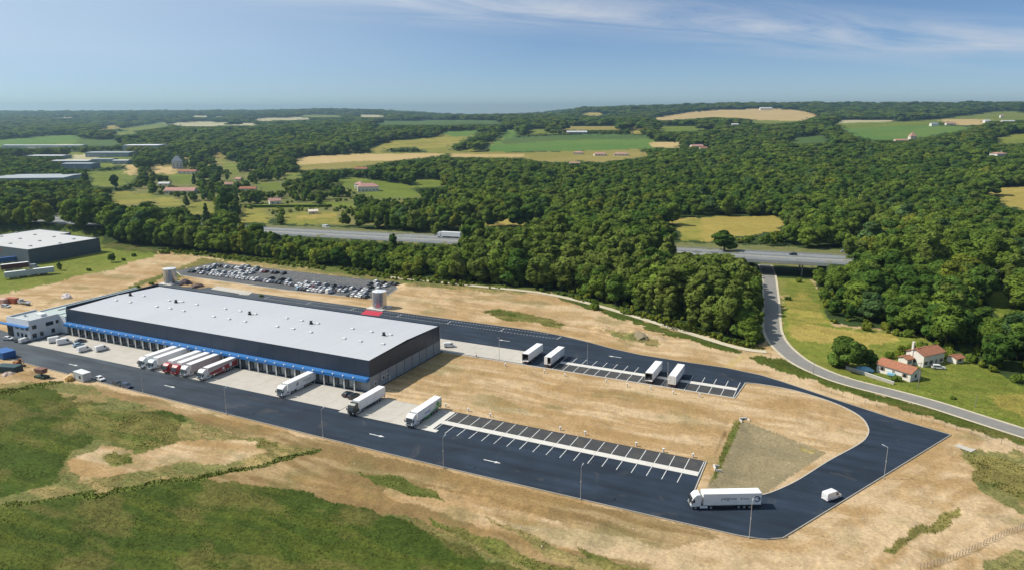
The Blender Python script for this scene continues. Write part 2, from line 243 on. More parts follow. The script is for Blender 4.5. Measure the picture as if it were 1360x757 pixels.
def paint(poly, val):
    xs = [p[0] for p in poly]; ys = [p[1] for p in poly]
    x0, x1 = max(0, int(min(xs))), min(1359, int(max(xs))+1); y0, y1 = max(0, int(min(ys))), min(756, int(max(ys))+1)
    X, Y = np.meshgrid(np.arange(x0, x1+1)+.5, np.arange(y0, y1+1)+.5); ins = np.zeros(X.shape, bool); n = len(poly)
    for i in range(n):
        ax, ay = poly[i]; bx, by = poly[(i+1) % n]
        if ay == by: continue
        ins ^= ((ay > Y) != (by > Y)) & (X < (bx-ax)*(Y-ay)/(by-ay)+ax)
    LM[y0:y1+1, x0:x1+1][ins] = val
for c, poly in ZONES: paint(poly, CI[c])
def label_at(u, v):
    ui = np.clip(np.asarray(u, float), 0, 1359).astype(int); vi = np.clip(np.asarray(v, float), 0, 756).astype(int)
    return LM[vi, ui]
# ---------------------------------------------------------------- materials
MATS = {}
def nodes_of(name):
    m = D.materials.new(name); m.use_nodes = True; nt = m.node_tree
    return m, nt, nt.nodes["Principled BSDF"]
def mat(name, col, rough=.6, var=.12, scale=.6, metal=0.0, bump=0.0, spec=.4, dirt=None, stretch=None, coat=0.0):
    """colour broken by two sizes of noise in object space, optional streaks of dirt"""
    if name in MATS: return MATS[name]
    m, nt, b = nodes_of(name); N = nt.nodes; L = nt.links
    b.inputs['Roughness'].default_value = rough; b.inputs['Metallic'].default_value = metal; b.inputs['Specular IOR Level'].default_value = spec
    if coat: b.inputs['Coat Weight'].default_value = coat; b.inputs['Coat Roughness'].default_value = .08
    g = N.new("ShaderNodeNewGeometry"); mp = N.new("ShaderNodeMapping"); L.new(g.outputs['Position'], mp.inputs[0])
    if stretch: mp.inputs['Scale'].default_value = stretch
    n = N.new("ShaderNodeTexNoise"); n.inputs['Scale'].default_value = scale; n.inputs['Detail'].default_value = 5; n.inputs['Roughness'].default_value = .65
    L.new(mp.outputs[0], n.inputs['Vector'])
    r = N.new("ShaderNodeMapRange"); r.inputs[1].default_value = .25; r.inputs[2].default_value = .75; r.inputs[3].default_value = 1-var; r.inputs[4].default_value = 1+var
    L.new(n.outputs[0], r.inputs[0])
    mul = N.new("ShaderNodeVectorMath"); mul.operation = 'SCALE'; mul.inputs[0].default_value = col; L.new(r.outputs[0], mul.inputs['Scale'])
    out = mul.outputs[0]
    if dirt:
        n2 = N.new("ShaderNodeTexNoise"); n2.inputs['Scale'].default_value = dirt[1]; n2.inputs['Detail'].default_value = 6; L.new(mp.outputs[0], n2.inputs['Vector'])
        r2 = N.new("ShaderNodeMapRange"); r2.inputs[1].default_value = .5; r2.inputs[2].default_value = .72; r2.inputs[4].default_value = dirt[2]; L.new(n2.outputs[0], r2.inputs[0])
        mx = N.new("ShaderNodeMixRGB"); L.new(r2.outputs[0], mx.inputs[0]); L.new(out, mx.inputs[1]); mx.inputs[2].default_value = (*dirt[0], 1); out = mx.outputs[0]
    L.new(out, b.inputs['Base Color'])
    if bump:
        bp = N.new("ShaderNodeBump"); bp.inputs['Strength'].default_value = bump; bp.inputs['Distance'].default_value = .1; L.new(n.outputs[0], bp.inputs['Height']); L.new(bp.outputs[0], b.inputs['Normal'])
    MATS[name] = m; return m
def ground_mat():
    m, nt, b = nodes_of("ground_cover"); N = nt.nodes; L = nt.links
    b.inputs['Roughness'].default_value = .95; b.inputs['Specular IOR Level'].default_value = .1
    a = N.new("ShaderNodeAttribute"); a.attribute_name = 'cover'
    a2 = N.new("ShaderNodeAttribute"); a2.attribute_name = 'rough'
    g = N.new("ShaderNodeNewGeometry")
    fac = None
    for sc, lo, hi, det in ((1.25, .42, 1.58, 7), (.19, .80, 1.2, 4)):
        n = N.new("ShaderNodeTexNoise"); n.inputs['Scale'].default_value = sc; n.inputs['Detail'].default_value = det; n.inputs['Roughness'].default_value = .7
        L.new(g.outputs['Position'], n.inputs['Vector'])
        r = N.new("ShaderNodeMapRange"); r.inputs[1].default_value = .28; r.inputs[2].default_value = .72; r.inputs[3].default_value = lo; r.inputs[4].default_value = hi
        L.new(n.outputs[0], r.inputs[0])
        # grass is more broken than soil
        mxr = N.new("ShaderNodeMix"); mxr.data_type = 'FLOAT'; L.new(a2.outputs['Fac'], mxr.inputs[0]); mxr.inputs[2].default_value = 1.0; L.new(r.outputs[0], mxr.inputs[3])
        if fac is None: fac = mxr.outputs[0]; n1 = n
        else:
            mm = N.new("ShaderNodeMath"); mm.operation = 'MULTIPLY'; L.new(fac, mm.inputs[0]); L.new(mxr.outputs[0], mm.inputs[1]); fac = mm.outputs[0]
    mul = N.new("ShaderNodeVectorMath"); mul.operation = 'SCALE'; L.new(a.outputs['Color'], mul.inputs[0]); L.new(fac, mul.inputs['Scale'])
    L.new(mul.outputs[0], b.inputs['Base Color'])
    bp = N.new("ShaderNodeBump"); bp.inputs['Strength'].default_value = .55; bp.inputs['Distance'].default_value = .35; L.new(n1.outputs[0], bp.inputs['Height']); L.new(bp.outputs[0], b.inputs['Normal'])
    return m
def asphalt_mat():
    m, nt, b = nodes_of("asphalt"); N = nt.nodes; L = nt.links
    b.inputs['Roughness'].default_value = .82; b.inputs['Specular IOR Level'].default_value = .3
    g = N.new("ShaderNodeNewGeometry"); sx = N.new("ShaderNodeSeparateXYZ"); L.new(g.outputs['Position'], sx.inputs[0])
    # older, dustier surfacing towards the building yard, new black surfacing towards the far end of the ring
    r = N.new("ShaderNodeMapRange"); r.inputs[1].default_value = -150; r.inputs[2].default_value = -20; L.new(sx.outputs[0], r.inputs[0])
    mx = N.new("ShaderNodeMixRGB"); mx.inputs[1].default_value = (.060, .070, .080, 1); mx.inputs[2].default_value = (.017, .027, .043, 1); L.new(r.outputs[0], mx.inputs[0])
    out = mx.outputs[0]
    mp = N.new("ShaderNodeMapping"); mp.inputs['Scale'].default_value = (.05, .35, 1); L.new(g.outputs['Position'], mp.inputs[0])
    for sc, src, lo, hi in ((1.0, mp.outputs[0], .72, 1.34), (3.5, g.outputs['Position'], .82, 1.18), (.09, g.outputs['Position'], .80, 1.24)):
        n = N.new("ShaderNodeTexNoise"); n.inputs['Scale'].default_value = sc; n.inputs['Detail'].default_value = 4; L.new(src, n.inputs['Vector'])
        q = N.new("ShaderNodeMapRange"); q.inputs[1].default_value = .3; q.inputs[2].default_value = .7; q.inputs[3].default_value = lo; q.inputs[4].default_value = hi; L.new(n.outputs[0], q.inputs[0])
        mul = N.new("ShaderNodeVectorMath"); mul.operation = 'SCALE'; L.new(out, mul.inputs[0]); L.new(q.outputs[0], mul.inputs['Scale']); out = mul.outputs[0]
    # tracked soil
    n = N.new("ShaderNodeTexNoise"); n.inputs['Scale'].default_value = .11; n.inputs['Detail'].default_value = 7; n.inputs['Distortion'].default_value = 1.5; L.new(g.outputs['Position'], n.inputs['Vector'])
    q = N.new("ShaderNodeMapRange"); q.inputs[1].default_value = .62; q.inputs[2].default_value = .82; q.inputs[4].default_value = .45; L.new(n.outputs[0], q.inputs[0])
    mx = N.new("ShaderNodeMixRGB"); L.new(q.outputs[0], mx.inputs[0]); L.new(out, mx.inputs[1]); mx.inputs[2].default_value = (.12, .105, .085, 1)
    L.new(mx.outputs[0], b.inputs['Base Color'])
    return m
def leaf_mat(name, col, col2, trans=.22):
    m = D.materials.new(name); m.use_nodes = True; nt = m.node_tree; N = nt.nodes; L = nt.links; N.clear()
    o = N.new("ShaderNodeOutputMaterial"); df = N.new("ShaderNodeBsdfDiffuse"); tr = N.new("ShaderNodeBsdfTranslucent"); ms = N.new("ShaderNodeMixShader"); ms.inputs[0].default_value = trans
    oi = N.new("ShaderNodeObjectInfo"); at = N.new("ShaderNodeAttribute"); at.attribute_name = 'tint'; g = N.new("ShaderNodeNewGeometry")
    n = N.new("ShaderNodeTexNoise"); n.inputs['Scale'].default_value = .008; n.inputs['Detail'].default_value = 3; L.new(g.outputs['Position'], n.inputs['Vector'])
    q = N.new("ShaderNodeMapRange"); q.inputs[1].default_value = .36; q.inputs[2].default_value = .64; L.new(n.outputs[0], q.inputs[0])
    ad = N.new("ShaderNodeMath"); ad.operation = 'MULTIPLY_ADD'; L.new(oi.outputs['Random'], ad.inputs[0]); ad.inputs[1].default_value = .62
    hf = N.new("ShaderNodeMath"); hf.operation = 'MULTIPLY'; L.new(q.outputs[0], hf.inputs[0]); hf.inputs[1].default_value = .38; L.new(hf.outputs[0], ad.inputs[2])
    mx = N.new("ShaderNodeMixRGB"); mx.inputs[1].default_value = (*col, 1); mx.inputs[2].default_value = (*col2, 1); L.new(ad.outputs[0], mx.inputs[0])
    mul = N.new("ShaderNodeMixRGB"); mul.blend_type = 'MULTIPLY'; mul.inputs[0].default_value = 1; L.new(mx.outputs[0], mul.inputs[1]); L.new(at.outputs['Color'], mul.inputs[2])
    L.new(mul.outputs[0], df.inputs[0]); L.new(mul.outputs[0], tr.inputs[0]); L.new(df.outputs[0], ms.inputs[1]); L.new(tr.outputs[0], ms.inputs[2]); L.new(ms.outputs[0], o.inputs[0])
    MATS[name] = m; return m
def glass_mat(name="glass", col=(.02, .03, .035)):
    if name in MATS: return MATS[name]
    m, nt, b = nodes_of(name); b.inputs['Base Color'].default_value = (*col, 1); b.inputs['Roughness'].default_value = .08; b.inputs['Specular IOR Level'].default_value = .7
    n = nt.nodes.new("ShaderNodeTexNoise"); n.inputs['Scale'].default_value = 1.5; g = nt.nodes.new("ShaderNodeNewGeometry"); nt.links.new(g.outputs['Position'], n.inputs['Vector'])
    r = nt.nodes.new("ShaderNodeMapRange"); r.inputs[3].default_value = .04; r.inputs[4].default_value = .18; nt.links.new(n.outputs[0], r.inputs[0]); nt.links.new(r.outputs[0], b.inputs['Roughness'])
    MATS[name] = m; return m
GLASS = glass_mat()
WHITE = mat('white_paint', (.78, .78, .77), .35, .04, .5, coat=.2, dirt=((.55, .52, .46), .7, .25))
TARP = mat('trailer_sheet', (.80, .80, .79), .45, .05, .4, dirt=((.55, .53, .49), .5, .3))
TYRE = mat('tyre_rubber', (.02, .02, .021), .9, .2, 3)
RIM = mat('wheel_rim', (.45, .46, .47), .4, .1, 4, metal=.6)
CHAS = mat('chassis_black', (.025, .026, .028), .7, .2, 2)
LAMP = mat('headlight_lens', (.75, .77, .8), .12, .05, 5)
REDL = mat('tail_light_lens', (.4, .02, .015), .2, .05, 5)
CONC = mat('concrete_slab', (.47, .435, .375), .85, .07, .35, dirt=((.33, .30, .25), .16, .35))
CONC2 = mat('concrete_light', (.60, .575, .52), .85, .06, .8, dirt=((.4, .37, .3), .3, .3))
KERB = mat('kerb_concrete', (.30, .28, .24), .9, .15, 1.2)
LINE = mat('white_road_paint', (.66, .66, .63), .8, .15, 1.5, dirt=((.2, .2, .2), .9, .4))
CLAD = mat('dark_cladding', (.020, .034, .060), .42, .12, .05, spec=.5, stretch=(1, 1, .3))
PANEL = mat('grey_wall_panel', (.30, .315, .32), .8, .08, .3, dirt=((.22, .22, .21), .25, .4), stretch=(1, 1, .35))
BLUE = mat('blue_canopy', (.028, .15, .40), .45, .08, .3)
ROOFM = mat('roof_sheet', (.47, .48, .495), .45, .05, .09, spec=.3, stretch=(.5, .1, 1), dirt=((.47, .48, .49), .06, .5))
STEEL = mat('galvanised_steel', (.52, .54, .56), .38, .1, .8, metal=.55)
OFFW = mat('office_render', (.66, .69, .70), .7, .04, .3)
KERB2 = mat('pale_kerb', (.44, .41, .35), .9, .12, 1)
TILE = mat('terracotta_tiles', (.33, .135, .075), .9, .3, 1.4, dirt=((.2, .12, .08), .5, .5))
TILE2 = mat('pale_tiles', (.40, .235, .17), .9, .25, 1.0, dirt=((.3, .2, .15), .5, .4))
RENDER = mat('house_render', (.74, .70, .63), .9, .07, .6, dirt=((.45, .4, .33), .5, .35))
STONE = mat('stone_wall', (.42, .39, .33), .95, .2, 1.5)
BARK = mat('bark', (.085, .065, .045), .95, .3, 2)
DARKW = mat('dark_opening', (.012, .013, .014), .6, .2, 2)
# ---------------------------------------------------------------- mesh builder and object helpers
class MB:
    def __init__(s): s.v = []; s.f = []; s.m = []
    def add(s, vs, fs, m=0):
        o = len(s.v); s.v += [tuple(p) for p in vs]; s.f += [tuple(i+o for i in f) for f in fs]; s.m += [m]*len(fs); return s
    def box(s, x0, x1, y0, y1, z0, z1, m=0):
        return s.add([(x0, y0, z0), (x1, y0, z0), (x1, y1, z0), (x0, y1, z0), (x0, y0, z1), (x1, y0, z1), (x1, y1, z1), (x0, y1, z1)],
                     [(3, 2, 1, 0), (4, 5, 6, 7), (0, 1, 5, 4), (1, 2, 6, 5), (2, 3, 7, 6), (3, 0, 4, 7)], m)
    def prism(s, pts, z0, z1, m=0):
        n = len(pts)
        return s.add([(x, y, z0) for x, y in pts]+[(x, y, z1) for x, y in pts], [tuple(range(n-1, -1, -1)), tuple(range(n, 2*n))]+[(i, (i+1) % n, n+(i+1) % n, n+i) for i in range(n)], m)
    def loft(s, rings, m=0, caps=True):
        n = len(rings[0]); vs = [p for r in rings for p in r]; fs = []
        for k in range(len(rings)-1):
            for i in range(n): fs.append((k*n+i, k*n+(i+1) % n, (k+1)*n+(i+1) % n, (k+1)*n+i))
        if caps: fs += [tuple(range(n-1, -1, -1)), tuple(range((len(rings)-1)*n, len(rings)*n))]
        return s.add(vs, fs, m)
    def cyl(s, x, y, z0, z1, r, n=12, m=0, r2=None):
        r2 = r if r2 is None else r2
        return s.loft([[(x+r*math.cos(6.2832*i/n), y+r*math.sin(6.2832*i/n), z0) for i in range(n)], [(x+r2*math.cos(6.2832*i/n), y+r2*math.sin(6.2832*i/n), z1) for i in range(n)]], m)
    def cyly(s, x, z, y0, y1, r, n=12, m=0):
        return s.loft([[(x+r*math.cos(6.2832*i/n), y, z-r*math.sin(6.2832*i/n)) for i in range(n)] for y in (y0, y1)], m)
    def bar(s, p, q, r, n=6, m=0, r2=None):
        p = Vector(p); q = Vector(q); d = (q-p).normalized(); a = d.orthogonal().normalized(); b = d.cross(a); r2 = r if r2 is None else r2
        return s.loft([[tuple(c+(a*math.cos(6.2832*i/n)+b*math.sin(6.2832*i/n))*rr) for i in range(n)] for c, rr in ((p, r), (q, r2))], m)
    def quad(s, a, b, c, d, m=0): return s.add([a, b, c, d], [(0, 1, 2, 3)], m)
    def mesh(s, name, mats, smooth=False):
        me = D.meshes.new(name); me.from_pydata(s.v, [], s.f)
        for x in (mats if isinstance(mats, (list, tuple)) else [mats]): me.materials.append(x)
        me.polygons.foreach_set('material_index', s.m)
        if smooth: me.polygons.foreach_set('use_smooth', [True]*len(s.f))
        me.validate(); me.update(); return me
    def build(s, name, mats, parent=None, loc=(0, 0, 0), rz=0, smooth=False, label=None):
        return obj(name, s.mesh(name, mats, smooth), parent, loc, rz, label)
def obj(name, me, parent=None, loc=(0, 0, 0), rz=0, label=None):
    o = D.objects.new(name, me); COL.objects.link(o); o.location = loc; o.rotation_euler = (0, 0, rz)
    if parent is not None: o.parent = parent
    if label: o['label'] = label
    return o
def thing(name, label, cat, loc=(0, 0, 0), rz=0, group=None):
    o = D.objects.new(name, None); COL.objects.link(o); o.location = loc; o.rotation_euler = (0, 0, rz); o.empty_display_size = .3
    o['label'] = label; o['category'] = cat
    if group: o['group'] = group
    return o
def tag(o, label, cat, group=None):
    o['label'] = label; o['category'] = cat
    if group: o['group'] = group
    return o
def kind(o, k): o['kind'] = k; return o
def struct(name, me, loc=(0, 0, 0), label=None): o = obj(name, me, None, loc); o['kind'] = 'structure'; return o
def tree_copy(root, loc, rz, label, group=None, scale=None):
    r = root.copy(); COL.objects.link(r); r.location = loc; r.rotation_euler = (0, 0, rz); r['label'] = label
    if group: r['group'] = group
    if scale: r.scale = scale
    for ch in root.children:
        c = ch.copy(); COL.objects.link(c); c.parent = r
        for g in ch.children:
            d = g.copy(); COL.objects.link(d); d.parent = c
    return r
ORD = ['first', 'second', 'third', 'fourth', 'fifth', 'sixth', 'seventh', 'eighth', 'ninth', 'tenth', 'eleventh', 'twelfth', 'thirteenth', 'fourteenth', 'fifteenth', 'sixteenth', 'seventeenth', 'eighteenth', 'nineteenth', 'twentieth'] + ['twenty-%s' % w for w in ('first', 'second', 'third', 'fourth', 'fifth', 'sixth', 'seventh', 'eighth', 'ninth')]+['thirtieth']+[s for t in ('thirty', 'forty', 'fifty') for s in ['%s-%s' % (t, w) for w in ('first', 'second', 'third', 'fourth', 'fifth', 'sixth', 'seventh', 'eighth', 'ninth')]+[{'thirty': 'fortieth', 'forty': 'fiftieth', 'fifty': 'sixtieth'}[t]]]
# ---------------------------------------------------------------- ground: one sheet out to the horizon
def build_ground():
    hf = math.radians(37.5); da = math.radians(.115)
    az = np.concatenate([np.radians(np.arange(-180, -37.6, 2.5)), np.arange(-hf, hf, da), np.radians(np.arange(37.6, 180.1, 2.5))]); az[-1] = math.pi
    rr = [8, 30, 60, 85]
    r = 105.0
    while r < 13000: rr.append(r); r *= 1.0046 if r < 440 else (1.0075 if r < 1500 else 1.013)
    rr = np.array(rr); A, R = np.meshgrid(az, rr); na, nr = len(az), len(rr)
    ca, sa = np.cos(A), np.sin(A)
    X = CX+R*(ca*FX+sa*RX); Y = CY+R*(ca*FY+sa*RY)
    x = X.ravel(); y = Y.ravel(); rad = R.ravel(); z = terr(x, y)
    # cover: sample the traced map through a noise-shifted position so that edges are ragged
    amp = np.clip(rad*.009, 1.2, 40)
    sx = x+(fbm(x/6, y/6, 5, 1)-.5)*3.0*amp; sy = y+(fbm(x/6, y/6, 5, 4)-.5)*3.0*amp
    pond_like = pdist(POND, x, y) > -14
    sx = np.where(pond_like, x, sx); sy = np.where(pond_like, y, sy)
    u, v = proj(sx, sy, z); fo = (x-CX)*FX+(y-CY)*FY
    lab = label_at(u, v); ms_, md_ = mway_sd(x, y); lab = np.where((np.abs(md_+.5) < MW+4) & (ms_ > BS0) & (ms_ < BS1), CI['wood'], lab); lab = np.where(fo < 20, CI['grass'], lab)  # dark wood-floor colour under the bridge deck paints in its shade
    a1 = np.array([ALB[c] for c in CLS]); a2 = np.array([ALB2[c] for c in CLS])
    big = fbm(x/26, y/26, 4, 11); streak = fbm((x*.97+y*.25)/38, (y*.97-x*.25)/3.2, 4, 12); strk2 = fbm((x*.6-y*.8)/40, (x*.8+y*.6)/4.5, 3, 13)
    do_ = pdist(OUTER, x, y); di_ = pdist(ISLAND, x, y); outd = np.where(rad < 420, -do_, 0)
    ruts = np.where(outd > 0, fbm(outd/2.2+fbm(x/25, y/25, 2, 17)*5, (x-y*.3)/55, 3, 16), fbm(y/1.7+fbm(x/30, y/30, 2, 18)*6, x/42, 3, 19)); ruts = np.where(rad < 420, ruts, .5)
    pale = np.where(outd > 0, sstep(0, 14, outd)*(1-sstep(40, 70, outd))*(.35+.65*fbm(x/40, y/40, 3, 20))*sstep(60, 130, x), 0)
    farm = sstep(500, 900, rad); rows = fbm((x*.5+y*.86)/200, (x*.86-y*.5)/14, 3, 14)
    t = np.clip((big-.5)*2.4+.5+(streak-.5)*2.0+(strk2-.5)*.6+(ruts-.5)*3.0+pale*.7, 0, 1)
    t = t*(1-farm)+farm*np.clip((fbm(x/150, y/150, 3, 15)-.5)*2.4+.5+(rows-.5)*2.4, 0, 1)
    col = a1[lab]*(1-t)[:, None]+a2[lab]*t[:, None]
    mott = np.where(np.isin(lab, [CI['grass'], CI['weed'], CI['mixed'], CI['lawn'], CI['meadow']]), .78+.44*fbm(x/48, y/30, 4, 33), 1.0); col = col*mott[:, None]
    # thin grass coming through the graded soil, bare soil in the mixed cover
    soil = np.isin(lab, [CI['dirt'], CI['soil']]) & (rad < 520)
    g = np.where(soil, sstep(.60, .74, fbm(x/19, y/12, 5, 21))*.42, 0)
    fore = sstep(-34, -48, y)*np.isin(lab, [CI['dirt'], CI['soil']])*(1-sstep(60, 130, x)*.7); g = np.maximum(g, fore*sstep(.52, .70, fbm(x/11, y/7, 5, 23))*.38)
    col = col*(1-g)[:, None]+np.array([.135, .14, .05])*g[:, None]
    wet = np.where(soil, sstep(.52, .68, fbm(x/17, y/6, 4, 25))*.55, 0); col = col*(1-wet)[:, None]+np.array([.30, .19, .075])*wet[:, None]
    mixm = lab == CI['mixed']; gm = np.where(mixm, sstep(.44, .58, fbm(x/7, y/5, 5, 22)), 0); col = col*(1-gm*.65)[:, None]+np.array([.115, .135, .04])*(gm*.65)[:, None]
    gr = (lab == CI['grass']) | (lab == CI['weed']); dry = np.where(gr, sstep(.5, .66, fbm(x/13+y/40, y/6, 4, 26))*.55, 0); col = col*(1-dry)[:, None]+np.array([.14, .118, .036])*dry[:, None]
    rough = np.where(np.isin(lab, [CI['dirt'], CI['pond'], CI['tan'], CI['pale'], CI['soil']]), .55, 1.0)
    n = na*nr; i = np.arange(nr-1)[:, None]*na+np.arange(na-1)[None, :]; q = np.stack([i, i+na, i+na+1, i+1], -1).reshape(-1, 4)
    q = q[:, ::-1]
    me = D.meshes.new("ground"); me.vertices.add(n); me.vertices.foreach_set('co', np.stack([x, y, z], 1).ravel())
    me.loops.add(q.size); me.loops.foreach_set('vertex_index', q.ravel()); me.polygons.add(len(q)); me.polygons.foreach_set('loop_start', np.arange(len(q))*4)
    me.update(calc_edges=True)
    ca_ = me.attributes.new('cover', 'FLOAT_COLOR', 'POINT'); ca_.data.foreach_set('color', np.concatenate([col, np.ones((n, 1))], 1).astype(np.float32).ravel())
    me.attributes.new('rough', 'FLOAT', 'POINT').data.foreach_set('value', rough.astype(np.float32))
    me.polygons.foreach_set('use_smooth', [True]*len(q)); me.materials.append(ground_mat())
    struct('ground', me)
build_ground()
# ---------------------------------------------------------------- roads, aprons, markings
def fill_poly(loops, z, name, m, skirt=.3):
    bm = bmesh.new(); es = []
    for lp in loops:
        vs = [bm.verts.new((p[0], p[1], z)) for p in lp]
        es += [bm.edges.new((vs[i], vs[(i+1) % len(vs)])) for i in range(len(vs))]
    bmesh.ops.triangle_fill(bm, use_beauty=True, use_dissolve=False, edges=es)
    for f in bm.faces:
        f.normal_update()
        if f.normal.z < 0: f.normal_flip()
    me = D.meshes.new(name); bm.to_mesh(me); bm.free(); me.materials.append(m); return me
ASPH = asphalt_mat()
road = struct('access_road', fill_poly([OUTER, ISLAND], .03, 'access_road', ASPH))
LOTM = mat('car_park_asphalt', (.085, .087, .088), .9, .15, .4, dirt=((.16, .145, .12), .2, .5))
lot = struct('car_park', fill_poly([LOT], .04, 'car_park', LOTM))
def strip(pts, w, z, name, m, parent=None, h=None, base=None, off=0.0):
    """ribbon along a polyline; with h it becomes a raised kerb with real sides"""
    n = len(pts); L_, R_ = [], []
    for i in range(n):
        a = Vector(pts[max(i-1, 0)][:2]); b = Vector(pts[min(i+1, n-1)][:2]); d = (b-a).normalized(); nn = Vector((-d.y, d.x)); p = Vector(pts[i][:2])
        L_.append(p+nn*(off+w/2)); R_.append(p+nn*(off-w/2))
    mb = MB(); zz = [(pts[i][2] if len(pts[i]) > 2 else 0)+z for i in range(n)]
    if h is None:
        mb.add([(p.x, p.y, k) for p, k in zip(L_, zz)]+[(p.x, p.y, k) for p, k in zip(R_, zz)], [(i, n+i, n+i+1, i+1) for i in range(n-1)])
    else:
        mb.loft([[(l.x, l.y, k-.3), (l.x, l.y, k+h), (r.x, r.y, k+h), (r.x, r.y, k-.3)] for l, r, k in zip(L_, R_, zz)])
    return mb.build(name, m, parent)
strip(OUTER[1:11]+[OUTER[10]], .26, .02, 'kerb', KERB, road, .12)
strip(OUTER[10:24], .26, .02, 'kerb', KERB, road, .10)
strip(ISLAND[2:], .3, .02, 'kerb', KERB2, road, .12)
strip([(36, 45.2), (2.5, 45.2)], .3, .02, 'kerb', CONC2, road, .12)
strip([(111.3, 45.2), (36, 45.2)], .3, .021, 'kerb', CONC2, road, .12)
strip([LOT[4], LOT[5], LOT[0]], .3, .02, 'kerb', CONC2, lot, .12); strip(LOT[2:5][::-1], .3, .022, 'kerb', CONC2, lot, .12)
def apron(name, x0, x1, ys, step, skip=None):
    root = thing(name, '', ''); del root['label']; del root['category']; kind(root, 'structure')
    nx = max(1, round((x1-x0)/step)); w = (x1-x0)/nx; cache = {}
    for j in range(len(ys)-1):
        for i in range(nx):
            a = x0+i*w; b0, b1 = ys[j], ys[j+1]
            if skip and skip(a+w/2, (b0+b1)/2): continue
            key = (round(w, 3), round(b1-b0, 3))
            if key not in cache:
                cache[key] = MB().box(.02, w-.02, .02, b1-b0-.02, -.2, 0).mesh('slab', CONC)
            obj('slab', cache[key], root, (a, b0, .075+.004*((i*7+j*3) % 3)))
    return root
ap1 = apron('concrete_apron', -152, 2.4, [-17.3, -11.8, -6.3, -2.4], 6.43)
ap2 = apron('concrete_apron', 2.6, 33.6, [-18.6, -13.4, -8.2, -3.4], 6.2)
ap3 = apron('concrete_apron', -150, 35.4, [46.1, 50.5, 55, 59.4], 6.2, lambda x, y: x < 2 and y < 47)
# white edging strips round the lorry bays
e = MB(); e.box(33.62, 35.6, -18.6, -3.62, -.1, .085); e.box(35.62, 37.6, -18.6, -16.9, -.1, .085); e.build('edge_strip', CONC2, road)
for i, (xa, xb) in enumerate(((35.62, 111.2),)):
    k = 19; w = (xb-xa)/k
    me = MB().box(.01, w-.01, 0, 2.3, -.1, 0).mesh('strip_slab', CONC2)
    for q in range(k): obj('strip_slab', me, road, (xa+q*w, -12.6, .083))
w = (110.8-47.5)/16; me = MB().box(.01, w-.01, 0, 2.4, -.1, 0).mesh('strip_slab', CONC2)
for q in range(16): obj('strip_slab', me, road, (47.5+q*w, 52.2, .083))
BAYD = mat('bay_asphalt', (.050, .051, .052), .9, .15, .6, dirt=((.12, .105, .08), .25, .4))
strip([(35.7, -7), (111.3, -7)], 6.6, .036, 'bay_surface', BAYD, road); strip([(44.5, 48.7), (110.9, 48.7)], 6.4, .036, 'bay_surface', BAYD, road)
ln1 = MB().box(-.09, .09, -10.25, -3.7, .03, .044).mesh('bay_line', LINE); ln2 = MB().box(-.09, .09, -18.0, -12.75, .03, .044).mesh('bay_line', LINE)
for k in range(20):
    x = 36.3+3.94*k
    obj('bay_line', ln1, road, (x if k < 19 else 111.1, 0, 0))
    if k < 19: obj('bay_line', ln2, road, (x, 0, 0))
ln3 = MB().box(-.09, .09, 45.5, 52.1, .03, .044).mesh('bay_line', LINE); ln4 = MB().box(-.09, .09, 54.75, 60.4, .03, .044).mesh('bay_line', LINE)
for k in range(17):
    x = 47.5+3.95*k; obj('bay_line', ln3, road, (x, 0, 0)); obj('bay_line', ln4, road, (x, 0, 0))
# arrows on the carriageway
def arrow_mesh():
    mb = MB(); mb.box(-2.4, 1.0, -.16, .16, .03, .046); mb.prism([(1.0, -.55), (2.7, 0), (1.0, .55)], .03, .046); return mb.mesh('lane_arrow', LINE)
AM = arrow_mesh()
for (u, v), rz in (((97, 484), 0), ((225, 512.5), 0), ((500, 577.5), 0), ((653, 612), 0), ((670, 452), math.pi), ((817, 473.5), math.pi), ((322, 391), math.pi)):
    o = obj('lane_arrow', AM, road, (*P(u, v, .03), 0), rz)
# rows of short dashes of the car bays along the rear kerb
mb = MB()
for yy in (79.3, 83.6):
    x = -120.0
    while x < 36.5:
        if yy > 80 and x > 30: break
        mb.box(x, x+.75, yy-.1, yy+.1, .031, .043); x += 1.45
for k, x in enumerate(range(-120, 37, 26)): mb.box(x-.1, x+.1, 79.45, 83.4 if x > 0 else 83.4, .031, .043)
kind(mb.build('bay_dashes', LINE, road), 'stuff')
# red hard-standing for the fire tank
RED = mat('red_surfacing', (.46, .035, .06), .85, .15, .5)
x0, y0 = P(481, 416, .03); MB().prism([P(479, 417, .0), P(503, 419.5, .0), P(509, 414, 0), P(486, 411.5, 0)], .03, .05).build('red_fire_bay', RED, road)
# gravel track below the trees and country road
TRACK = mat('gravel', (.52, .455, .33), .95, .15, .8, dirt=((.3, .26, .17), .2, .5))
TARM = mat('old_tarmac', (.215, .205, .185), .9, .12, .4, dirt=((.15, .145, .135), .3, .4))
def on_ground(pl, dz=.06): return [(*P(u, v), dz+max(0, float(terr(np.array([P(u, v)[0]]), np.array([P(u, v)[1]]))[0]))) for u, v in pl]
def smooth_line(pl, k=5):
    out = []; n = len(pl)
    for i in range(n-1):
        p0, p1, p2, p3 = (np.array(pl[max(0, min(n-1, j))], float) for j in (i-1, i, i+1, i+2))
        for t in np.linspace(0, 1, k, endpoint=False): out.append(tuple(.5*(2*p1+(p2-p0)*t+(2*p0-5*p1+4*p2-p3)*t*t+(3*p1-p0-3*p2+p3)*t**3)))
    return out+[tuple(pl[-1])]
kind(strip(on_ground(smooth_line([(512, 368), (560, 372.5), (640, 381), (720, 389.5), (790, 405), (860, 425.5), (920, 444), (975, 460.5), (1005, 466), (1018, 467)], 8), .12), 3.3, .0, 'gravel_track', TRACK), 'structure')
RP = [P(*q) for q in smooth_line(_RPX, 6)]
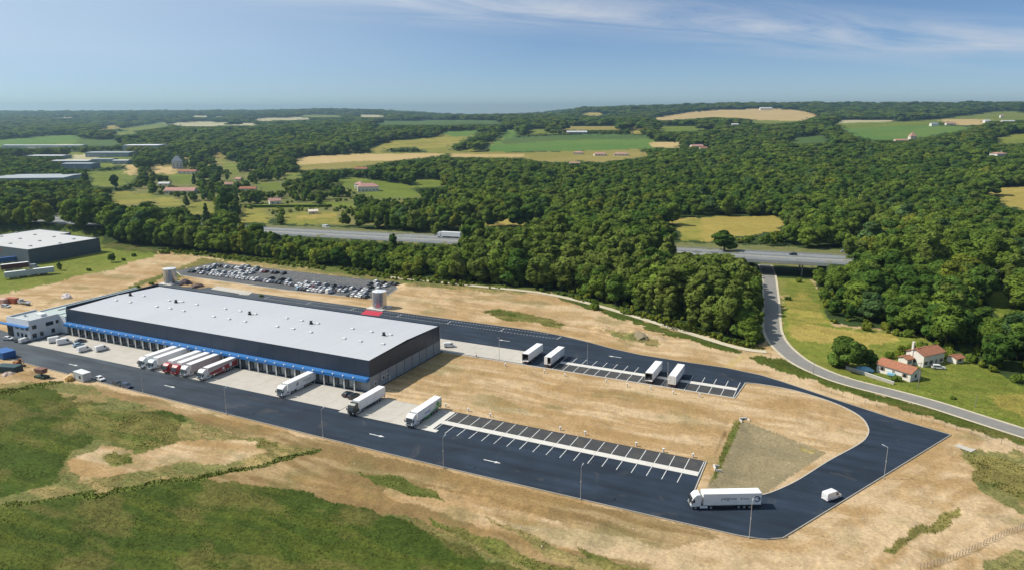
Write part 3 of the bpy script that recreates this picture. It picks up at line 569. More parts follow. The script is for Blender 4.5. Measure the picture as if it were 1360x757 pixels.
croad = kind(strip([(*p, 0) for p in RP], 6.2, .10, 'country_road', TARM), 'structure')
for s in (-1, 1): strip([(*p, 0) for p in RP], 1.2, .09, 'gravel_verge', TRACK, croad, off=s*3.6)
# ---------------------------------------------------------------- warehouse
def build_warehouse():
    t = thing('warehouse', 'long dark logistics warehouse with pale grey roof and a blue canopy over its loading docks', 'warehouse', (0, 0, 0))
    X0, X1, Y0, Y1, EV, RZ = -151.0, 1.6, -.6, 44.4, 10.7, 11.45
    # core so nothing is see-through
    MB().box(X0+.3, X1-.3, Y0+.6, Y1-.3, -.2, EV-.5).build('inner_wall', PANEL, t)
    # upper band of cladding
    def run(n, a, b, axis, fixed, out, z0, z1, name, m, gap=.05, th=.3):
        w = (b-a)/n; me = (MB().box(gap/2, w-gap/2, 0, th, z0, z1) if axis == 'x' else MB().box(0, th, gap/2, w-gap/2, z0, z1)).mesh(name, m)
        for i in range(n): obj(name, me, t, (a+i*w, fixed, 0) if axis == 'x' else (fixed, a+i*w, 0))
    run(26, X0, X1, 'x', Y0, 0, 5.0, EV, 'cladding_panel', CLAD)
    run(8, Y0+.32, Y1, 'y', X1-.3, 0, 4.9, EV, 'cladding_panel', CLAD)
    run(8, Y0+.32, Y1, 'y', X0, 0, 0, EV+.9, 'cladding_panel', CLAD)
    run(26, X0+.32, X1-.32, 'x', Y1-.3, 0, 4.9, EV+.1, 'cladding_panel', CLAD)
    run(26, X0+.32, X1-.32, 'x', Y1-.3, 0, 0, 4.86, 'wall_panel', PANEL)
    # right gable: concrete panels with columns
    run(9, Y0+.5, Y1, 'y', X1-.25, 0, 0, 4.86, 'wall_panel', PANEL, .10, .3)
    cm = MB().box(X1+.02, X1+.16, -.12, .12, 0, 4.88).mesh('pilaster', mat('pilaster_grey', (.17, .18, .19), .8))
    for k in range(1, 9): obj('pilaster', cm, t, (0, Y0+.5+k*(Y1-Y0-.5)/9, 0))
    # openings in the gable near the front corner
    fr = MB().box(X1+.05, X1+.16, -.6, .6, 1.3, 2.7).mesh('window_frame', WHITE); gl = MB().box(X1+.1, X1+.19, -.42, .42, 1.48, 2.52).mesh('window_pane', GLASS)
    for y, dz in ((2.3, 0), (6.9, .5), (9.4, .5)):
        f = obj('window', fr, t, (0, y, dz)); obj('window_pane', gl, f)
    d = MB().box(X1+.05, X1+.15, 9.9, 10.9, 0, 2.1).build('service_door', mat('door_grey', (.5, .52, .53), .5), t)
    MB().bar((X1+.25, Y1-.5, 0), (X1+.25, Y1-.5, 10.4), .09).build('downpipe', STEEL, t)
    # roof: two slopes of sheets, ridge along x
    RX0, RX1, RY0, RY1 = X0+2.2, X1-.05, Y0+.1, Y1-1.2; ym = 21.8; n = 36; w = (RX1-RX0)/n
    for sgn, (ya, yb) in ((1, (RY0, ym)), (-1, (RY1, ym))):
        mb = MB(); za, zb = EV+.06, RZ
        prof = [(.0, 0), (w-.30, 0), (w-.2, .022), (w-.12, .022), (w-.02, 0), (w, 0)]
        vs = [(px, ya, za+pz) for px, pz in prof]+[(px, yb, zb+pz) for px, pz in prof]; k = len(prof)
        mb.add(vs, [((i, i+1, k+i+1, k+i) if sgn > 0 else (k+i, k+i+1, i+1, i)) for i in range(k-1)])
        me = mb.mesh('roof_sheet', ROOFM)
        for i in range(n): obj('roof_sheet', me, t, (RX0+i*w, 0, .0))
    MB().loft([[(RX0, ym-.35, RZ+.02), (RX0, ym, RZ+.14), (RX0, ym+.35, RZ+.02)], [(RX1, ym-.35, RZ+.02), (RX1, ym, RZ+.14), (RX1, ym+.35, RZ+.02)]]).build('ridge_cap', ROOFM, t)
    MB().box(X0+.3, RX0+.02, Y0+.32, Y1-.32, EV-.6, EV-.2).build('roof_gutter', CLAD, t)
    MB().box(RX0, X1, Y1-1.22, Y1-.3, EV-.6, EV-.3).build('roof_gutter', CLAD, t)
    # blue canopy with lamps
    cz0, cz1, cd = 3.75, 5.05, 1.9
    nb = 25; w = (X1-X0)/nb
    cmesh = MB().loft([[(a, Y0-cd, cz0+.15), (a, Y0-cd, cz1-.25), (a, Y0-.02, cz1), (a, Y0-.02, cz0+.35)] for a in (0.012, w-.012)]).mesh('canopy_panel', BLUE)
    can = MB().box(X0, X1, Y0-cd+.1, Y0-.05, cz0+.02, cz0+.14).build('canopy', BLUE, t)
    for i in range(nb): obj('canopy_panel', cmesh, can, (X0+i*w, 0, 0))
    # docks
    nd = 35; pit = 4.2; xs = [X0+2.4+pit*i for i in range(nd)]
    SHEL = mat('dock_shelter', (.10, .11, .115), .85, .2, 1); DOOR = mat('dock_door', (.38, .41, .42), .6, .1, .8); BUMP = mat('dock_bumper', (.02, .02, .02), .9)
    POST = mat('dock_post', (.56, .57, .56), .6, .1, 1)
    sm = MB(); sm.box(-1.55, -1.05, Y0-.75, Y0-.03, 1.15, 3.72); sm.box(1.05, 1.55, Y0-.75, Y0-.03, 1.15, 3.72); sm.box(-1.04, 1.04, Y0-.75, Y0-.03, 3.3, 3.72); shel = sm.mesh('dock_shelter', SHEL)
    dm = MB()
    for k in range(4): dm.box(-1.03, 1.03, Y0-.10+.012*(k % 2), Y0-.02, 1.2+.52*k, 1.70+.52*k)
    door = dm.mesh('dock_door', DOOR)
    post = MB().box(-.2, .2, Y0-1.5, Y0-1.2, 0, 3.76).mesh('dock_post', POST)
    bmp = MB().box(-1.3, -.9, Y0-.3, Y0-.02, .6, 1.12).box(.9, 1.3, Y0-.3, Y0-.02, .6, 1.12).mesh('dock_bumper', BUMP)
    lev = MB().box(-1.0, 1.0, Y0-.28, Y0-.02, .95, 1.14).mesh('dock_leveller', STEEL)
    lampm = MB().box(-.22, .22, Y0-cd-.16, Y0-cd+.3, cz1-.42, cz1-.08).mesh('canopy_lamp', WHITE)
    num = []
    for i, x in enumerate(xs):
        s = obj('dock_shelter', shel, t, (x, 0, 0)); obj('dock_door', door, s); obj('dock_leveller', lev, s); obj('dock_bumper', bmp, s)
        obj('dock_post', post, t, (x+pit/2, 0, 0)); obj('canopy_lamp', lampm, t, (x+pit/2, 0, 0))
    MB().box(X0, X1-3.6, Y0-.01, Y0+.58, 0, 3.74).build('dock_wall', mat('dock_wall_grey', (.24, .25, .25), .8, .1, .4), t)
    MB().box(X1-3.58, X1-.02, Y0-.015, Y0+.58, 0, 4.98).build('wall_panel', PANEL, t)
    # skylights and smoke vents
    SKY_ = mat('skylight_dome', (.60, .61, .62), .4, .06, .6)
    sk = MB().loft([[(-.7, -.5, 0), (.7, -.5, 0), (.7, .5, 0), (-.7, .5, 0)], [(-.7, -.5, .28), (.7, -.5, .28), (.7, .5, .28), (-.7, .5, .28)], [(-.45, -.3, .42), (.45, -.3, .42), (.45, .3, .42), (-.45, .3, .42)]]).mesh('skylight', SKY_)
    vt = MB().box(-.5, .5, -.5, .5, 0, .5).cyl(0, 0, .5, 1.1, .45, 10).cyl(0, 0, 1.1, 1.25, .6, 10).mesh('roof_vent', CHAS)
    rear = [(80, 245), (165, 260), (315, 283), (395, 295), (475, 310), (640, 332), (720, 345), (805, 360), (988, 388), (1088, 405), (1190, 420)]
    front = [(25, 280), (95, 293), (255, 322), (335, 335), (420, 348), (590, 375), (675, 387), (768, 405), (945, 437), (1030, 452), (1150, 467)]
    L1 = [(220+a/3.985, 340+b/3.985) for a, b in rear+front]+[(a/3.985, 340+b/3.985) for a, b in ((760, 215), (895, 240), (965, 245), (615, 237), (690, 247), (830, 270))]
    for u, v in L1:
        x, y = P(u, v, 11.2); z = EV+.1+(RZ-EV)*(1-min(1, abs(y-ym)/22)); obj('skylight', sk, t, (x, y, z-.02))
    for u, v in [(220+a/3.985, 340+b/3.985) for a, b in ((55, 247), (445, 310), (770, 360), (1155, 422))]+[(690/3.985, 340+210/3.985)]:
        x, y = P(u, v, 11.4); z = EV+.1+(RZ-EV)*(1-min(1, abs(y-ym)/22)); obj('roof_vent', vt, t, (x, y, z-.05))
    return t
build_warehouse()
def window_on(parent, p, q, z0, z1, out, depth=.06):
    """a framed window between two base points p, q on a wall whose outward normal is out"""
    p = Vector((*p, 0)); q = Vector((*q, 0)); o = Vector((*out, 0)).normalized(); d = (q-p).normalized()
    def slab(a, b, za, zb, t0, t1, m):
        mb = MB(); mb.loft([[tuple(a+o*t0+Vector((0, 0, za))), tuple(b+o*t0+Vector((0, 0, za))), tuple(b+o*t1+Vector((0, 0, za))), tuple(a+o*t1+Vector((0, 0, za)))],
                            [tuple(a+o*t0+Vector((0, 0, zb))), tuple(b+o*t0+Vector((0, 0, zb))), tuple(b+o*t1+Vector((0, 0, zb))), tuple(a+o*t1+Vector((0, 0, zb)))]]); return mb
    f = slab(p-d*.08, q+d*.08, z0-.08, z1+.08, -.02, depth, 0).build('window', WHITE if 'office' not in parent.name else CHAS, parent)
    slab(p, q, z0, z1, depth, depth+.03, 0).build('window_pane', GLASS, f)
    return f
def build_office():
    t = thing('office_block', 'white two-storey office block with flat roof at the left end of the warehouse', 'office', (0, 0, 0))
    X0, X1, Y0, Y1, H = -170.0, -155.6, -13.4, 46.0, 7.6
    MB().box(X0, X1, Y0, -1.0, 0, H).build('wall', OFFW, t)
    MB().box(X0+2, -151.35, -.98, Y1, 0, H-.3).build('wall', OFFW, t)
    MB().box(X0+.35, X1-.35, Y0+.35, -1.0, H+.002, H+.03).build('roof', mat('flat_roof', (.42, .45, .45), .8, .1, .2), t)
    MB().box(X0+2.4, -151.5, -.9, Y1-.4, H-.28, H-.2).build('roof', mat('flat_roof_green', (.40, .47, .45), .8, .1, .2), t)
    m = MB(); m.box(X0, X0+.33, Y0, -1, H+.004, H+.75); m.box(X1-.33, X1, Y0, -1, H+.004, H+.55); m.box(X0+.34, X1-.34, Y0, Y0+.33, H+.004, H+.9); m.build('parapet', OFFW, t)
    m = MB(); m.box(X0+2, X0+2.35, -.98, Y1, H-.3, H+.3); m.box(-156.2, -155.9, -.9, Y1-.3, H-.25, H+.12); m.build('parapet', OFFW, t)
    # blue entrance canopy and glazed corner
    MB().box(X0-4.5, X1+.05, Y0-1.6, Y0-.02, 5.35, 5.75).build('entrance_canopy', BLUE, t)
    g = MB().box(X0-.06, X0+3.6, Y0-.08, Y0-.01, .3, 5.2).build('glazed_corner', GLASS, t)
    mm = MB()
    for k in range(5): mm.box(X0+.9*k-.05, X0+.9*k+.05, Y0-.14, Y0-.085, .3, 5.2)
    mm.box(X0, X0+3.6, Y0-.15, Y0-.09, 2.6, 2.75); mm.build('mullion', CHAS, g)
    for x in (-164.2, -161.6, -159.0): window_on(t, (x, Y0), (x+1.3, Y0), .9, 2.4, (0, -1))
    for x in (-164.6, -161.2, -158.2): window_on(t, (x, Y0), (x+1.9, Y0), 4.1, 5.1, (0, -1))
    for y, w, z0, z1 in ((-12.5, 1.5, .8, 2.4), (-9.4, 1.2, .9, 2.5), (-4.7, 1.3, .9, 2.5), (-12.2, 1.6, 4.4, 5.8), (-6.6, 3.0, 4.3, 5.7), (-2.4, 1.0, 4.4, 5.6)): window_on(t, (X1, y), (X1, y+w), z0, z1, (1, 0))
    MB().box(-162.5, -158.8, -6.2, -3.8, H+.02, H+1.1).build('air_unit', WHITE, t); MB().cyl(-165.5, -8.5, H+.02, H+1.0, .5, 10).build('roof_vent', STEEL, t); MB().box(-163.5, -162.9, 4, 16, H-.2, H+.25).build('cable_tray', STEEL, t)
build_office()
def build_tank(u, v, label):
    x, y = P(u, v); t = thing('water_tank', label, 'tank', (x, y, .05)); R, H, n = 3.35, 8.0, 28
    mb = MB()
    rings = []
    for k in range(8):
        z0 = .25+k*(H-.25)/8; z1 = .25+(k+1)*(H-.25)/8-.03
        for z, r in ((z0, R), (z1, R), (z1+.015, R+.05), (z1+.03, R)): rings.append([(r*math.cos(6.2832*i/n), r*math.sin(6.2832*i/n), z) for i in range(n)])
    mb.loft(rings); mb.build('shell', mat('tank_steel', (.56, .58, .61), .24, .08, .8, metal=.85), t, smooth=False)
    MB().cyl(0, 0, H+.005, H+.55, R+.05, n, 0, .5).build('roof', mat('tank_roof', (.6, .62, .64), .5, .08, .5), t)
    m = MB()
    for s in (-.25, .25): m.bar((R*.5+s, -R*.95, .2), (R*.5+s, -R*.95, H+1), .04, 5)
    for k in range(18): m.bar((R*.5-.25, -R*.95, .6+k*.45), (R*.5+.25, -R*.95, .6+k*.45), .025, 4)
    m.build('ladder', STEEL, t); MB().bar((-R-.2, -.8, .2), (-R-.2, -.8, 3.2), .16, 8).bar((-R-.2, -.8, 3.1), (-R+.3, -.5, 3.1), .16, 8).build('pipe', STEEL, t)
    MB().box(-4.6, 4.6, -4.6, 4.6, -.35, .22).build('base_slab', CONC2, t)
build_tank(504.5, 408.5, 'silver water tank on a pale slab beside the red patch of road')
build_tank(227, 376, 'silver water tank beside the far left corner of the warehouse roof')
# ---------------------------------------------------------------- motorway and its bridge
def MP(s, d, z=0.0): return (M0[0]+MDX*s-MDY*d, M0[1]+MDY*s+MDX*d, z)
MWT = mat('motorway_tarmac', (.18, .185, .185), .85, .12, .3, stretch=(1, 1, 1))
def build_motorway():
    root = thing('motorway', '', ''); del root['label']; del root['category']; kind(root, 'structure')
    S0, S1 = -900, 1300
    def seg(name, d0, d1, z0, z1, m, step=40, a=S0, b=S1):
        mb = MB(); s = a
        ring = lambda s: [MP(s, d0, z0), MP(s, d1, z0), MP(s, d1, z1), MP(s, d0, z1)]
        mb.loft([ring(a+(b-a)*k/12) for k in range(13)]); return mb.build(name, m, root)
    seg('carriageway', -MW, -1.6, MZ-.35, MZ+.05, MWT); seg('carriageway', 1.6, MW, MZ-.35, MZ+.05, MWT)
    seg('central_reserve', -1.58, 1.58, MZ-.35, MZ+.09, mat('reserve_gravel', (.30, .29, .24), .95))
    for d in (-12.9, -9.2, -2.3, 2.3, 9.2, 12.9): seg('edge_line', d-.12, d+.12, MZ+.051, MZ+.064, LINE)
    dash = MB()
    for k in range(130):
        for d in (-5.7, 5.7):
            s = S0+k*16.0; p = [MP(s, d-.1, MZ+.064), MP(s+4, d-.1, MZ+.064), MP(s+4, d+.1, MZ+.064), MP(s, d+.1, MZ+.064)]; dash.quad(*p)
    kind(dash.build('lane_dashes', LINE, root), 'stuff')
    RAIL = mat('guard_rail', (.50, .52, .53), .5, .1, 1, metal=.4)
    for d in (-MW-.1, -.9, .9, MW+.1):
        seg('guard_rail', d-.04, d+.04, MZ+.5, MZ+.82, RAIL)
        po = MB()
        for k in range(275):
            s = S0+k*8.0; a = MP(s, d, 0); po.box(a[0]-.06, a[0]+.06, a[1]-.06, a[1]+.06, MZ-.1, MZ+.7)
        kind(po.build('guard_rail_posts', RAIL, root), 'stuff')
    b = thing('motorway_bridge', 'grey concrete motorway bridge crossing the country road between the trees', 'bridge')
    BC = mat('bridge_concrete', (.40, .40, .38), .9, .1, .4, dirt=((.2, .2, .19), .2, .5), stretch=(1, 1, .3))
    def bs(name, s0, s1, d0, d1, z0, z1, m=BC): return MB().loft([[MP(s0, d0, z0), MP(s0, d1, z0), MP(s0, d1, z1), MP(s0, d0, z1)], [MP(s1, d0, z0), MP(s1, d1, z0), MP(s1, d1, z1), MP(s1, d0, z1)]]).build(name, m, b)
    bs('deck', BS0-2, BS1+2, -MW-.2, MW+.2, MZ-1.5, MZ-.36)
    for sg in (-1, 1):
        bs('parapet', BS0-6, BS1+6, sg*(MW+.3)-.18, sg*(MW+.3)+.18, MZ-1.3, MZ+.45)
    for s0 in (BS0-1.6, BS1+.2): bs('abutment', s0, s0+1.4, -MW, MW, -.6, MZ-1.52)
    sp = BS1-BS0
    for dd in (-7, 7): c = MP(BS0+sp*.72, dd); MB().cyl(c[0], c[1], -.4, MZ-1.52, .4, 12).build('pillar', BC, b)
build_motorway()
# ---------------------------------------------------------------- street lamps round the site
def build_lamp():
    t = thing('street_lamp', '', 'street lamp')
    MB().cyl(0, 0, 0, .25, .2, 10).cyl(0, 0, .25, 8.6, .085, 8, 0, .05).build('pole', STEEL, t)
    MB().bar((0, 0, 8.5), (0, 1.1, 8.75), .045, 6).build('arm', STEEL, t)
    MB().loft([[(-.14, .7, 8.62), (.14, .7, 8.62), (.14, 1.5, 8.78), (-.14, 1.5, 8.78)], [(-.1, .7, 8.74), (.1, .7, 8.74), (.1, 1.5, 8.88), (-.1, 1.5, 8.88)]]).build('lamp_head', STEEL, t)
    MB().box(-.11, .11, -.11, .11, 4.6, 4.9).build('junction_box', STEEL, t)
    return t
LP0 = build_lamp()
lamps = [((190, 521.5), 'steel street lamp on the kerb opposite the six docked lorries'), ((301, 550), 'steel street lamp on the kerb, third from the front parked site cabin'), ((429, 580.5), 'steel street lamp on the kerb in front of the dark green lorry'),
         ((589, 621), 'steel street lamp on the kerb opposite the left end of the marked lorry bays'), ((771, 663), 'steel street lamp on the kerb opposite the middle of the long row of bays'), ((995, 714), 'steel street lamp standing in front of the moving white lorry'),
         ((1174, 635), 'steel street lamp on the kerb beyond the small white van'), ((663, 477), 'steel street lamp at the inner edge of the rear concrete apron'), ((780, 483), 'steel street lamp in the rear bays right of the two open trailers'), ((886, 513), 'steel street lamp between the far pair of parked trailers')]
lamps[1] = ((301, 550), 'steel street lamp on the kerb opposite the lorry with the patterned grey side')
for i, ((u, v), lb) in enumerate(lamps):
    x, y = P(u, v); rz = 0 if y < 0 else (math.pi if y > 40 else -1.1+math.pi)
    if u == 1174: rz = 1.1
    if i == 0: LP0.location = (x, y, 0); LP0.rotation_euler.z = rz; LP0['label'] = lb; LP0['group'] = 'street lamps around the access road'
    else: tree_copy(LP0, (x, y, 0), rz, lb, 'street lamps around the access road')
# ---------------------------------------------------------------- vehicles (forward is +x, origin on the ground)
def wheel_mesh(r, w):
    mb = MB(); n = 14
    mb.loft([[(rr*math.cos(6.2832*i/n), y, -rr*math.sin(6.2832*i/n)) for i in range(n)] for y, rr in ((-w/2, r*.86), (-w/2+.03, r), (w/2-.03, r), (w/2, r*.86))], 0)
    for y0, y1 in ((-w/2-.012, -w/2+.01), (w/2-.01, w/2+.012)): mb.cyly(0, 0, y0, y1, r*.58, 10, 1)
    return mb.mesh('wheel', [TYRE, RIM])
WT = wheel_mesh(.5, .32); WC = wheel_mesh(.32, .21)
def paint(name, col, **k): return mat(name, col, .32, .03, .4, coat=.35, spec=.5, **k)
def side_y(y, w, s): return y
def trailer_parts(t, sheet, roofm, dooropen=None, skirt=CHAS):
    """a 13.6 m box semi-trailer, rear end at x=0"""
    W2 = 1.275
    if dooropen is None:
        b = MB().box(0, 13.6, -W2, W2, 1.15, 3.98).build('trailer_body', sheet, t)
        for s in (-1, 1):
            d = MB().box(-.06, -.005, min(s*.02, s*1.24), max(s*.02, s*1.24), 1.2, 3.93).build('rear_door', sheet, t)
            MB().bar((-.09, s*.35, 1.3), (-.09, s*.35, 3.85), .025, 5).bar((-.09, s*.8, 1.3), (-.09, s*.8, 3.85), .025, 5).build('door_bar', STEEL, d)
    else:
        b = MB(); b.box(0, 13.6, -W2, -W2+.06, 1.15, 3.96); b.box(0, 13.6, W2-.06, W2, 1.15, 3.96); b.box(0, 13.6, -W2+.062, W2-.062, 3.86, 3.97); b.box(0, 13.6, -W2+.062, W2-.062, 1.15, 1.3); b.box(13.5, 13.6, -W2+.062, W2-.062, 1.302, 3.858)
        b = b.build('trailer_body', sheet, t)
        MB().box(.3, 13.49, -W2+.063, -W2+.075, 1.31, 3.85).box(.3, 13.49, W2-.075, W2-.063, 1.31, 3.85).box(13.48, 13.495, -W2+.08, W2-.08, 1.31, 3.85).build('inner_lining', mat('trailer_lining', (.06, .065, .065), .8), b)
        for s in (-1, 1):
            if (dooropen == 'right' and s > 0): MB().box(-.06, -.005, .02, 1.24, 1.2, 3.93).build('rear_door', sheet, t)
            else: MB().box(.1, 1.3, s*(W2+.03)-.02, s*(W2+.03)+.02, 1.2, 3.93).build('rear_door', sheet, t)
    MB().box(.02, 13.58, -W2+.03, W2-.03, 3.982, 4.02).build('roof', roofm, t)
    fr = MB()
    for s in (-1, 1):
        fr.box(-.03, .05, s*W2-.05, s*W2+.02, 1.12, 4.03) if s > 0 else fr.box(-.03, .05, -W2-.02, -W2+.05, 1.12, 4.03)
        fr.box(13.55, 13.63, s*W2-.03, s*W2+.02, 1.12, 4.03)
        fr.box(.06, 13.54, s*W2-.01, s*W2+.018, 1.08, 1.22)
    fr.box(-.03, .05, -W2+.055, W2-.055, 3.985, 4.06); fr.build('corner_frame', STEEL, t)
    c = MB(); c.box(.1, 13.2, -.5, .5, .85, 1.12); c.box(-.02, .12, -1.2, 1.2, .5, .75); c.box(6.3, 9.6, -1.1, -.95, .55, 1.1); c.box(6.3, 9.6, .95, 1.1, .55, 1.1); c.box(9.9, 10.1, -.9, -.75, .3, 1.1); c.box(9.9, 10.1, .75, .9, .3, 1.1); c.box(2.0, 5.8, -.4, .4, .5, .85)
    c.build('chassis', CHAS, t)
    for s in (-1, 1):
        MB().box(6.2, 9.7, s*1.22-.02, s*1.22+.02, .5, 1.05).build('side_guard', skirt, t)
        MB().box(-.08, -.03, s*.95-.2, s*.95+.2, .8, .95).build('tail_light', REDL, t)
        for x in (2.55, 3.86, 5.17): obj('wheel', WT, t, (x, s*1.06, .5))
    return b
def lorry(name, label, loc, rz, cab, sheet, roofm=None, skirt=None, wind=GLASS, group=None, tall=3.75):
    t = thing(name, label, 'lorry', loc, rz, group)
    b = trailer_parts(t, sheet, roofm or TARP, None, skirt or CHAS)
    X0, X1, w = 14.2, 16.45, 1.23
    prof = [(X0, .95), (X1-.02, .75), (X1+.04, 1.2), (X1, 1.75), (X1-.28, 2.75), (X1-.65, tall-.45), (X1-1.3, tall), (X0+.1, tall+.05), (X0, tall-.1)]
    def ring(y, k): return [(x+(0 if x < X1-1 else -k*.12), y, z) for x, z in prof]
    cb = MB().loft([ring(-w, 1), ring(-w+.16, 0), ring(w-.16, 0), ring(w, 1)]).build('cab', cab, t)
    def fx(z):   # front face x at height z
        for (xa, za), (xb, zb) in zip(prof[1:], prof[2:]):
            if za <= z <= zb and zb > za: return xa+(xb-xa)*(z-za)/(zb-za)
        return X1
    def front(y0, y1, z0, z1, th, name, m):
        f0, f1 = fx(z0), fx(z1)
        return MB().loft([[(f0+.005, y0, z0), (f0+th, y0, z0), (f1+th, y0, z1), (f1+.005, y0, z1)], [(f0+.005, y1, z0), (f0+th, y1, z0), (f1+th, y1, z1), (f1+.005, y1, z1)]]).build(name, m, cb if name != 'windscreen' else t)
    front(-1.06, 1.06, 1.78, 2.74, .03, 'windscreen', wind)
    front(-.8, .8, 1.25, 1.7, .02, 'grille', CHAS); front(-1.15, 1.15, .6+.16, 1.0, .05, 'bumper', CHAS if cab is WHITE else cab)
    vz = front(-1.1, 1.1, 2.76, 2.95, .22, 'sun_visor', CHAS)
    for s in (-1, 1):
        MB().loft([[(X1-.9, s*(w+.005), 1.85), (X1-.32, s*(w+.005), 1.85), (X1-.55, s*(w+.005), 2.65), (X1-.9, s*(w+.005), 2.65)], [(X1-.9, s*(w+.03), 1.85), (X1-.32, s*(w+.03), 1.85), (X1-.55, s*(w+.03), 2.65), (X1-.9, s*(w+.03), 2.65)]]).build('side_window', wind, t)
        front(s*.95-.17, s*.95+.17, .98, 1.2, .06, 'headlight', LAMP)
        MB().box(X1-.2, X1-.02, s*1.42-.12, s*1.42+.12, 1.75, 2.5).build('mirror', CHAS, t)
        MB().loft([[(X0-.1, s*1.22-.02, 1.1), (X0+.2, s*1.22-.02, 1.1), (X0+.2, s*1.22-.02, tall-.1), (X0-.25, s*1.22-.02, tall-.2)], [(X0-.1, s*1.22+.02, 1.1), (X0+.2, s*1.22+.02, 1.1), (X0+.2, s*1.22+.02, tall-.1), (X0-.25, s*1.22+.02, tall-.2)]]).build('air_deflector', cab, t)
        obj('wheel', WT, t, (15.3, s*1.05, .5)); obj('wheel', WT, t, (11.7, s*1.05, .5))
        MB().box(12.5, 14.3, s*1.1-.12, s*1.1+.12, .4, .95).build('fuel_tank', STEEL if cab is not WHITE else WHITE, t)
    MB().box(10.6, 15.2, -.4, .4, .65, .95).build('tractor_chassis', CHAS, t)
    return t
def decal(parent, poly, y, m, name='marking', th=.012):
    """flat print on the trailer side: polygon in (x, z) on the side plane y"""
    s = 1 if y > 0 else -1
    MB().loft([[(x, y+s*.003, z) for x, z in poly], [(x, y+s*th, z) for x, z in poly]]).build(name, m, parent)
def text_on(parent, txt, size, x, y, z, m, flip, name='lettering'):
    c = D.curves.new(name, 'FONT'); c.body = txt; c.size = size; c.extrude = .004; c.align_x = 'CENTER'; c.align_y = 'CENTER'
    tmp = D.objects.new('tmp_text', c); COL.objects.link(tmp)
    dg = bpy.context.evaluated_depsgraph_get(); me = D.meshes.new_from_object(tmp.evaluated_get(dg)); D.objects.remove(tmp); me.materials.clear(); me.materials.append(m)
    o = obj(name, me, parent, (x, y, z)); o.rotation_euler = (math.pi/2, 0, math.pi if flip else 0); return o
RED_P = paint('red_cab_paint', (.42, .015, .025)); DKGREEN = paint('dark_green_paint', (.006, .017, .012)); GREYSIDE = mat('grey_trailer_side', (.46, .40, .39), .5, .05, .4); BLUEG = paint('pale_blue_paint', (.62, .72, .76)); SILV = mat('silver_box', (.60, .62, .63), .5, .06, .5, dirt=((.4, .4, .4), .5, .4))
GGREEN = mat('green_print', (.07, .30, .06), .5); GPALE = mat('pale_green_print', (.42, .58, .34), .5); BLUEP = mat('blue_print', (.03, .10, .28), .5); REDP = mat('red_print', (.34, .04, .045), .5); PURP = mat('violet_print', (.30, .32, .52), .5)
dock_r = -math.pi/2
GRP = None
def dock_truck(u, v, label, cab, sheet, **k):
    x, y = P(u, v); y = min(y-.1+16.45, -1.42 if x < 3 else 9); return lorry("articulated_lorry", label, (x, y, .09), dock_r, cab, sheet, **k)
t1 = dock_truck(191.5, 488, 'white lorry at the dock, leftmost of the six parked side by side', WHITE, TARP)
t2 = dock_truck(203.5, 490.5, 'white lorry with pale blue cab parked left of the two red lorries', BLUEG, TARP, tall=3.6)
decal(t2, [(.8, 1.5), (3.4, 1.5), (3.4, 2.3), (.8, 2.3)], 1.275, SILV); decal(t2, [(4.2, 1.6), (6.4, 1.6), (6.4, 2.2), (4.2, 2.2)], 1.275, SILV)
t3 = dock_truck(222.5, 495, 'red-cabbed lorry with white trailer, left one of the red pair', RED_P, TARP, tall=3.5)
t4 = dock_truck(234.5, 497.5, 'red-cabbed lorry with white trailer, right one of the red pair', RED_P, TARP, tall=3.5)
t5 = dock_truck(246.5, 500, 'white lorry with pinkish grey trailer side, right of the red pair', WHITE, GREYSIDE)
t6 = dock_truck(268.5, 505, 'white-cabbed lorry with grey and red patterned trailer side', WHITE, GREYSIDE, skirt=REDP)
decal(t6, [(.6, 1.3), (13, 1.3), (13, 2.1), (9, 2.5), (.6, 3.2)], 1.275, REDP); decal(t6, [(3.0, 1.7), (4.2, 1.7), (4.2, 3.0), (3.0, 3.0)], 1.289, TARP)
decal(t6, [(6.4, 1.6), (7.6, 1.6), (7.2, 2.4), (6.6, 2.4)], 1.289, TARP)
t7 = dock_truck(373.5, 527.5, 'white lorry alone at the dock with grey print on its side', WHITE, TARP, skirt=WHITE)
decal(t7, [(8.6, 2.1), (9.6, 1.9), (9.9, 2.7), (9.3, 3.3), (8.6, 3.0)], 1.275, mat('grey_print', (.34, .31, .33), .5)); decal(t7, [(2.5, 2.6), (6.5, 2.6), (6.5, 2.85), (2.5, 2.85)], 1.275, MATS['grey_print']); decal(t7, [(2.5, 2.1), (5.4, 2.1), (5.4, 2.3), (2.5, 2.3)], 1.275, MATS['grey_print'])
t8 = dock_truck(466, 552.5, 'dark green lorry with white trailer by the warehouse corner', DKGREEN, TARP)
t9 = dock_truck(543.5, 568.5, 'white lorry with green leaf print beside the marked bays', WHITE, TARP, skirt=GGREEN)
decal(t9, [(.25, 1.3), (5.6, 1.3), (4.2, 2.1), (2.4, 2.7), (.25, 3.2)], 1.275, GPALE); decal(t9, [(1.4, 2.2), (2.2, 1.9), (3.0, 2.3), (3.1, 3.0), (2.4, 3.5), (1.7, 3.1)], 1.289, GGREEN, 'leaf_print'); decal(t9, [(.25, 1.25), (7.5, 1.25), (6.5, 1.5), (.25, 1.6)], 1.289, GGREEN)
decal(t9, [(6.6, 2.0), (9.8, 2.0), (9.8, 2.5), (6.6, 2.5)], 1.275, PURP)
MB().box(-.05, .0, -1.27, 1.27, 1.3, 3.9).build('rear_frame', mat('dark_red', (.10, .02, .025), .5), t9, (-.06, 0, 0))
hx, hy = -.887, -.462; hl = math.hypot(hx, hy); ang = math.atan2(hy, hx)
rear = P(1007.5, 671.5)
t10 = lorry('articulated_lorry', 'white lorry with blue lettering driving out along the black access road', (*rear, .03), ang, WHITE, TARP, skirt=CHAS)
NAVY = mat('navy_print', (.035, .10, .20), .5)
